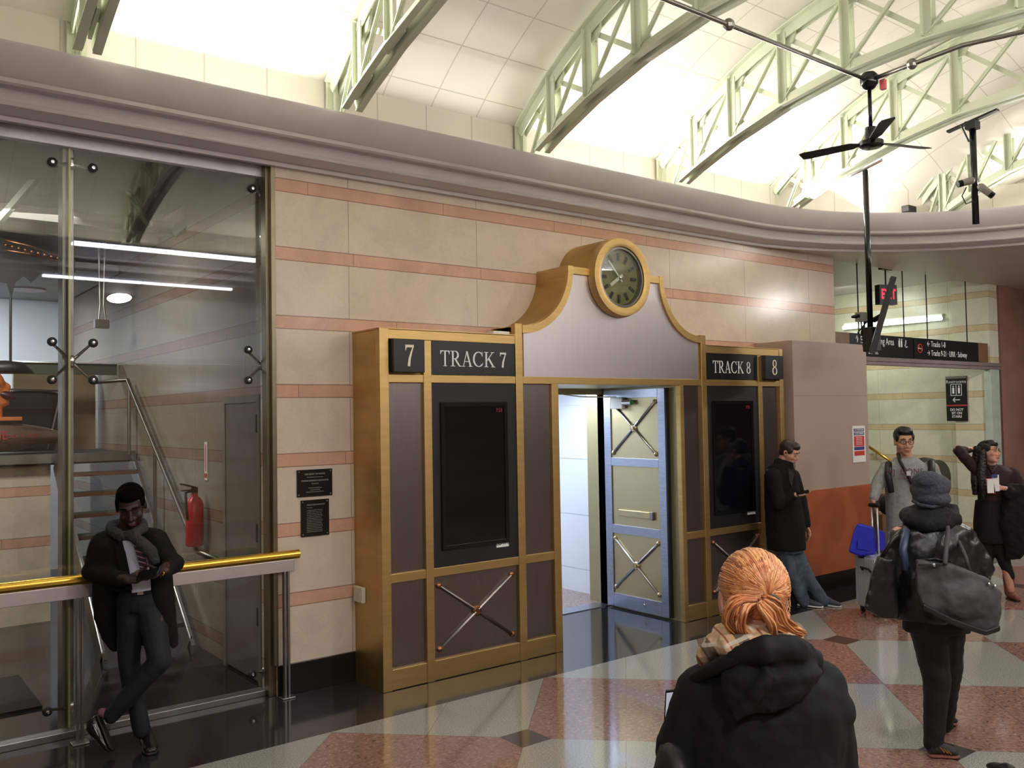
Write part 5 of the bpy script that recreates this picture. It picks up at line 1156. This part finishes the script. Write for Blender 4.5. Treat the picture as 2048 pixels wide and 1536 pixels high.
tb = MB(); tb.prism([(1832,1118),(1862,1126),(1895,1126),(1935,1140),(1976,1158),(2002,1184),(1999,1258),(1972,1268),(1905,1244),(1846,1212),(1834,1180)], lambda u, v, tt: P(u, v, -.28+tt), -.07, .07)
tb.ell(P(1925,1195,-.30), RH*.17, AH*.11, Z3*.13)
tb.build('sack', M['tote'], t, voxel=.012, sm=7, disp=(.09, .03))
MB().prism([(1846,1206),(1905,1236),(1972,1260),(2000,1250),(2001,1262),(1972,1272),(1905,1250),(1846,1218)], lambda u, v, tt: P(u, v, -.28+tt), -.105, .09).build('base_panel', M['blackmatte'], t, bev=.01)
MB().tube([P(1894,1046,-.10), P(1896,1062,-.20), P(1893,1090,-.26), P(1890,1128,-.37)], .013, 8).build('strap', M['tote'], t, smooth=True); MB().tube([P(1902,1050,.0), P(1930,1110,-.26), P(1940,1144,-.28)], .011, 8).build('strap', M['tote'], t, smooth=True)
MB().bar(P(1838,1130,-.37), P(1884,1130,-.37), .02, .008).build('buckle_strap', M['blackmatte'], t); MB().sph(P(1868,1130,-.38), .010).build('snap', M['chrome'], t, smooth=True)
MB().sph(P(1990,1172,-.36), .009).sph(P(1978,1168,-.36), .009).build('snap', M['chrome'], t, smooth=True)
# ---------------------------------------------------------------- 5 woman with coat over arm
D5 = 9.46
def P(x, y, o=0.0): return at(x, y, D5+o)
g = atz(2020, 1198, 0); p5 = thing('person', (g.x, g.y, 0), 'person with long black hair, maroon shirt and one arm raised behind the head', 'person')
f5 = (-AH*.80 + RH*.55 + Z3*.12); hu = Z3*.95+RH*.25; hc = P(1978, 905, 0); b = MB(); head(b, hc, f5, hu, 1.0, P(1985, 938, .03), .045)
b.loft([sec(P(1986,936), .08, .06), sec(P(1990,948), .17, .09), sec(P(1988,990), .14, .10), sec(P(1986,1030), .14, .10), sec(P(1988,1075), .16, .11)], 16)
b.cap(P(1954,944), P(1915,899,-.05), .045, .04).cap(P(1915,899,-.05), P(1948,899,.12), .038, .028); b.cap(P(2028,944), P(2050,985,-.05), .045, .038).cap(P(2050,985,-.05), P(2004,976,-.24), .034, .025)
hand(b, P(1950,899,.13), RH, -Z3*.3-AH, Z3, .95, .5); hand(b, P(2004,976,-.25), -RH*.95+Z3*.1, -AH*.3+Z3*.2, Z3, .95, .9, .6)
b.cap(P(1998,1080), P(2010,1128,-.02), .075, .052).cap(P(2010,1128,-.02), P(2022,1180,-.02), .048, .035).cap(P(1972,1080), P(1974,1130,.10), .075, .052).cap(P(1974,1130,.10), P(1970,1175,.2), .048, .035)
b.build('body', M['skin'], p5, voxel=.0075, sm=2)
face_parts(p5, hc, f5, hu, 1.0, 'lips', 'hair_black', 'gold')
haircap(p5, hc, f5, hu, 1.03, M['hair_black'], extra=[(-.055,.03,.01,.03,.05,.06)])
MB().loft([sec(P(1965,892,.06), .09, .07), sec(P(1958,925,.05), .085, .06), sec(P(1953,960,.0), .06, .05), sec(P(1950,990,-.02), .025, .03)], 14).loft([sec(P(1964,900,-.06), .04, .05), sec(P(1965,940,-.10), .055, .04), sec(P(1968,975,-.13), .05, .03), sec(P(1966,1000,-.12), .02, .02)], 14).build('long_hair', M['hair_black'], p5, voxel=.009, sm=2, disp=(.02, .01))
c = MB(); c.loft([sec(P(1986,930), .09, .07), sec(P(1989,942), .18, .10), sec(P(1990,960), .19, .12), sec(P(1988,1000), .165, .12), sec(P(1986,1035), .165, .12)], 20)
c.cap(P(1958,946), P(1917,901,-.05), .062, .056).cap(P(1917,901,-.05), P(1940,900,.09), .05, .036).cap(P(2026,946), P(2048,985,-.05), .065, .056).cap(P(2048,985,-.05), P(2016,978,-.19), .05, .036)
c.build('maroon_shirt', M['maroon'], p5, voxel=.010, sm=3, disp=(.06, .012))
MB().tube([P(1976,930,-.05), P(1984,946,-.11), P(1994,930,-.05)], .014, 8).build('collar', M['maroon'], p5, smooth=True)
c = MB(); c.loft([sec(P(1985,1000), .175, .13), sec(P(1984,1040), .19, .14), sec(P(1984,1085), .19, .14)], 20); c.build('black_skirt', M['coat2'], p5, voxel=.011, sm=3)
j = MB().cap(P(1998,1085), P(2010,1128,-.02), .085, .062).cap(P(2010,1128,-.02), P(2021,1152,-.02), .06, .046).cap(P(1972,1085), P(1974,1130,.10), .085, .062).cap(P(1974,1130,.10), P(1971,1160,.18), .06, .05).build('leggings', M['trousers'], p5, voxel=.011, sm=2)
for q, o_ in (((2021,1198), 0), ((1972,1175), 0)):
    gg = atz(q[0], q[1], 0); tt_ = gg + V((0,0,.24)); bo = MB().cap(gg+V((0,0,.06))+AH*.02, tt_+AH*.02, .046, .060).cap(gg+V((0,0,.04)), gg-AH*.13+V((0,0,.035)), .04, .032).build('boot', M['suede'], p5, voxel=.009, sm=3)
    MB().loft([sec(gg+V((0,0,.008))+AH*.05, .03, .008, RH, Z3), sec(gg+V((0,0,.008)), .045, .008, RH, Z3), sec(gg-AH*.15+V((0,0,.008)), .03, .008, RH, Z3)], 12).build('sole', M['rubber'], bo)
t = thing('draped_coat', P(2035, 1040, -.1), 'bulky black coat hanging over the forearm of the woman in maroon', 'coat')
MB().loft([sec(P(2030,968,-.16), .10, .07), sec(P(2034,1000,-.16), .15, .10), sec(P(2030,1050,-.14), .17, .10), sec(P(2034,1095,-.12), .14, .09), sec(P(2024,1118,-.10), .08, .06)], 18).ell(P(2022,985,-.20), RH*.10, AH*.07, Z3*.08).build('padded_body', M['coat2'], t, voxel=.012, sm=3, disp=(.07, .03))
phone(None, P(1981,972,-.31), RH, (Z3*.98-RH*.12).normalized(), -AH, 'white phone in a pink case held by the woman in maroon', 'pinkcase', .040, .078, False)
MB().obox(P(1981,972,-.32), RH*.034, Z3*.072, AH*.002).build('phone_back', M['white'], bpy.data.objects.get('phone.002'))
t = MB().obox(P(1991,966,-.285), RH*.035, Z3*.085, AH*.006).build('ticket_folder', M['white']); tag(t, 'white and blue paper folder held behind the pink phone', 'folder'); MB().obox(P(1989,952,-.30), RH*.03, Z3*.018, AH*.003).build('blue_edge', M['poster_blue'], t)
# ---------------------------------------------------------------- 6 woman with ginger hair, back to the viewer
D6 = 2.25
def P(x, y, o=0.0): return at(x, y, D6+o)
g = at(1515, 1400, D6); g.z = 0; p6 = thing('person', g, 'person with a ginger ponytail, checked scarf and black hooded coat seen from behind', 'person')
f6 = (AH*.97 - RH*.06 - Z3*.16); hu = Z3; hc = P(1505, 1190, 0); b = MB(); head(b, hc, f6, hu, 1.0, P(1506, 1285, -.01), .055)
b.loft([sec(P(1508,1290), .08, .06), sec(P(1518,1345), .135, .08), sec(P(1522,1450), .16, .11), sec(P(1522,1650), .14, .11), sec(P(1520,1800), .16, .12)], 18)
b.cap(P(1412,1395), P(1368,1500,.05), .04, .035).cap(P(1368,1500,.05), P(1358,1456,.30), .034, .026); b.cap(P(1650,1370), P(1685,1520,.02), .05, .042).cap(P(1685,1520,.02), P(1600,1560,.25), .036, .026)
hand(b, P(1358,1450,.31), Z3*.8+RH*.25, RH, -AH, .95, .6); hand(b, P(1596,1560,.26), -RH*.6+AH*.7, Z3, AH, .95, .5)
for sx in (-.09, .09): b.cap(g+RH*sx+V((0,0,.86)), g+RH*sx+V((0,0,.46)), .08, .055).cap(g+RH*sx+V((0,0,.46)), g+RH*sx+V((0,0,.09)), .05, .036)
b.build('body', M['skin'], p6, voxel=.0062, sm=2)
HG = [mat('ginger_hair_a', (214, 142, 88), .38, 0, .10, 30), mat('ginger_hair_b', (188, 112, 62), .38, 0, .10, 30), mat('ginger_hair_c', (232, 172, 118), .36, 0, .08, 30), mat('ginger_hair_d', (140, 78, 46), .45, 0, .10, 30)]
f, r, u = ortho(f6, hu); HC = hc - f*.012 + u*.022; RA = (.083, .104, .094)
hm = MB(); hm.ell(HC, r*(RA[0]-.002), f*(RA[1]-.002), u*(RA[2]-.002), 30, 18, 1)
TIE = hc - f*.118 - u*.012
bd = V((0, -1.0, -.12)).normalized()
def onell(d): d = d.normalized(); return HC + r*d.x*RA[0] + f*d.y*RA[1] + u*d.z*RA[2]
rr = random.Random(3)
for k in range(900):
    th = rr.uniform(0, 2*PI); t1 = bd.cross(V((1,0,0))).normalized(); t2 = bd.cross(t1)
    side = t1*math.cos(th)+t2*math.sin(th); amax = math.radians(rr.uniform(60, 118))
    if side.z < -.25: amax = min(amax, math.radians(52))
    pts = []; jt = rr.uniform(-.04, .04)
    for q in range(9):
        s_ = q/8; a = amax*(1-s_)**1.0 + .05*s_; th2 = th + jt*math.sin(s_*PI)*1.2
        sd2 = t1*math.cos(th2)+t2*math.sin(th2); d = bd*math.cos(a) + sd2*math.sin(a)
        pts.append(onell(d)+ (onell(d)-HC).normalized()*(rr.uniform(-.0004,.0008) + .004*(1-abs(2*s_-1))))
    pts[-1] = TIE + (pts[-1]-TIE)*.5
    hm.tube(pts, [.0026]*8+[.0012], 5, rr.choice((0,0,0,0,0,1,1,2,2,2,1,3)))
hm.build('hair', HG, p6, smooth=True)
MB().tube([TIE+(r*math.cos(a*PI/8)*.020+u*math.sin(a*PI/8)*.014)-f*.008 for a in range(17)], .0055, 8).build('hair_tie', M['blackmatte'], p6, smooth=True)
pt_ = MB(); pt_.ell(TIE-f*.016-u*.008, r*.015, f*.014, u*.017, 16, 10, 0)
def lock(ctrl, n, spread, rad=.0026):
    for k in range(n):
        o1 = V((rr.gauss(0,1), rr.gauss(0,1), rr.gauss(0,1)))*spread; L = len(ctrl); pts = []
        for q in range(13):
            t = q/12*(L-1); i = min(int(t), L-2); fr_ = t-i
            p0, p1_, p2_, p3_ = ctrl[max(i-1,0)], ctrl[i], ctrl[i+1], ctrl[min(i+2,L-1)]
            pp_ = 0.5*((2*p1_)+(p2_-p0)*fr_+(2*p0-5*p1_+4*p2_-p3_)*fr_**2+(-p0+3*p1_-3*p2_+p3_)*fr_**3)
            pts.append(pp_ + o1*math.sin(min(1, q/12*1.5)*PI*.62)*1.0 + V((rr.gauss(0,1), rr.gauss(0,1), rr.gauss(0,1)))*.0004)
        pt_.tube(pts, [rad*.7]+[rad]*11+[rad*.3], 5, rr.choice((0,0,1,1,2,3)))
T_ = TIE - f*.004
lock([T_, P(1488,1200,-.135), P(1466,1212,-.14), P(1458,1240,-.12), P(1478,1262,-.11)], 150, .0062)
lock([T_, P(1495,1208,-.14), P(1480,1232,-.15), P(1482,1258,-.13), P(1500,1272,-.11)], 90, .0050)
lock([T_, P(1530,1198,-.135), P(1554,1212,-.14), P(1566,1240,-.12), P(1588,1258,-.10)], 150, .0062)
lock([T_, P(1525,1205,-.14), P(1545,1226,-.14), P(1556,1250,-.12), P(1602,1268,-.09)], 110, .0056)
lock([T_, P(1518,1210,-.15), P(1540,1240,-.15), P(1545,1268,-.13), P(1530,1275,-.12)], 60, .0040)
pt_.build('ponytail', HG, p6, smooth=True)
wsp = MB()
for k in range(26):
    y0 = rr.uniform(1150, 1250); wsp.tube([P(1562, y0, -.02), P(1574+rr.uniform(-4,8), y0+14, -.03), P(1572+rr.uniform(-6,10), y0+34, -.04)], .0007, 4)
wsp.build('stray_hair', HG[2], p6)
for q, x in ((-1, 1443), (1, 1568)):
    MB().ell(P(x, 1203, -.012), RH*.008, AH*.018, Z3*.031).build('ear', M['skin'], p6, smooth=True)
    MB().tube([P(x+q*0, 1224, -.005), P(x+q*1, 1231, -.005)], .004, 8).build('earring', M['gold'], p6, smooth=True)
def plaid():
    m, t, b_ = new_mat('checked_scarf'); vec, x, y, z = coords(t)
    a = (x*.788-y*.615)*1.0; s1 = ((a+z*.6)*11.0).fract(); s2 = ((z-a*.5)*13.0).fract(); n = noise(t, vec, 60, 2)
    c = ramp(t, n, [(.3, lin((200,166,126))), (.7, lin((216,184,146)))])
    c = mix(t, s1.lt(.34)*.85, c, lin((84,74,66))); c = mix(t, (s2.gt(.42)*s2.lt(.70))*.55, c, lin((90,80,72)))
    c = mix(t, ((s1-.75).abs().lt(.03))*.8, c, lin((150,40,46))); c = mix(t, ((s2-.1).abs().lt(.06))*.7, c, lin((226,214,196)))
    t.links.new(c.k, b_.inputs['Base Color']); b_.inputs['Roughness'].default_value = .9; return m
sf = MB()
sf.tube([P(1440,1290,.08), P(1432,1290,-.04), P(1465,1292,-.12), P(1520,1290,-.14), P(1570,1280,-.10), P(1590,1268,.0), P(1560,1268,.10), P(1500,1270,.13), P(1440,1290,.08)], .030, 14)
sf.tube([P(1470,1282,-.10), P(1430,1290,-.06), P(1412,1312,-.02), P(1424,1345,.02)], [.020,.026,.028,.022], 14)
sf.tube([P(1440,1262,.02), P(1470,1268,-.09), P(1530,1268,-.11), P(1580,1262,-.03)], .022, 12)
sf.build('scarf', plaid(), p6, voxel=.0055, sm=3, disp=(.03, .012))
c = MB()
c.loft([sec(P(1508,1298,.0), .085, .08), sec(P(1516,1325), .145, .105), sec(P(1524,1360), .19, .13), sec(P(1528,1410), .205, .145), sec(P(1526,1500), .205, .155), sec(P(1522,1620), .205, .16), sec(P(1520,1760), .23, .17), sec(P(1520,1900), .25, .18)], 26)
c.cap(P(1408,1385), P(1358,1500,.03), .072, .066).cap(P(1358,1500,.05), P(1362,1468,.26), .056, .042); c.cap(P(1632,1375), P(1662,1520,.02), .076, .072).cap(P(1662,1520,.02), P(1612,1560,.20), .058, .042)
c.cap(P(1640,1400,-.02), P(1668,1420,-.02), .07, .055)
c.build('coat', M['coat2'], p6, voxel=.0085, sm=3, disp=(.10, .022))
h = MB()   # hood lying on the back
h.tube([P(1450,1330,-.06), P(1470,1308,-.13), P(1530,1298,-.17), P(1590,1298,-.14), P(1622,1320,-.06), P(1630,1350,-.02)], [.020,.026,.032,.034,.032,.028], 12)
h.loft([sec(P(1540,1310,-.10), .10, .06), sec(P(1545,1345,-.13), .125, .055), sec(P(1530,1385,-.135), .105, .045), sec(P(1500,1425,-.135), .055, .03)], 20)
h.tube([P(1545,1345,-.18), P(1510,1390,-.185), P(1470,1440,-.165)], [.022,.018,.010], 10)
h.tube([P(1620,1335,-.13), P(1590,1385,-.17), P(1540,1425,-.175)], [.022,.018,.008], 10)
h.build('hood', M['coat2'], p6, voxel=.007, sm=4, disp=(.05, .016))
cl_ = MB(); cl_.tube([P(1590,1292,-.10), P(1520,1302,-.16), P(1450,1325,-.13), P(1395,1352,-.04), P(1358,1372,.04)], [.012,.016,.018,.016,.006], 10); cl_.build('collar', M['coat2'], p6, smooth=True)
j = MB()
for sx in (-.09, .09): j.cap(g+RH*sx+V((0,0,.9)), g+RH*sx+V((0,0,.48)), .10, .075).cap(g+RH*sx+V((0,0,.48)), g+RH*sx+V((0,0,.12)), .072, .06); shoe(p6, g+RH*sx-AH*.08, g+RH*sx+AH*.17, 'shoe2')
j.build('trousers', M['trousers'], p6, voxel=.012, sm=3)
phone(None, P(1350,1418,.30), (RH*.9+AH*.3).normalized(), (Z3*.75-AH*.3).normalized(), (-AH*.8-Z3*.4-RH*.2).normalized(), 'phone held in front of the woman with the ginger ponytail', hw=.034, hh=.07)
# ---------------------------------------------------------------- bag at the lower left of the ginger-haired person, shoe at the frame's corner
t = thing('shoulder_bag', P(1345, 1510, -.02), 'black shoulder bag bulging at the left hip of the ginger-haired woman', 'bag')
MB().ell(P(1352,1560,-.02), RH*.055, AH*.10, Z3*.10).build('sack', M['blackmatte'], t, voxel=.008, sm=3, disp=(.05, .012))
qh, qt = atz(2030, 1580, 0), atz(1984, 1540, 0)
t = thing('sneaker', qh, 'tip of a black sneaker at the lower right edge of the photo', 'shoe'); shoe(t, qh, qt, 'blackmatte', None, 1.1, name='upper'); MB().sph(qt+V((0,0,.055))+(qh-qt)*.3, .010).build('reflective_tab', M['white'], t, smooth=True)
bpy.context.view_layer.update()
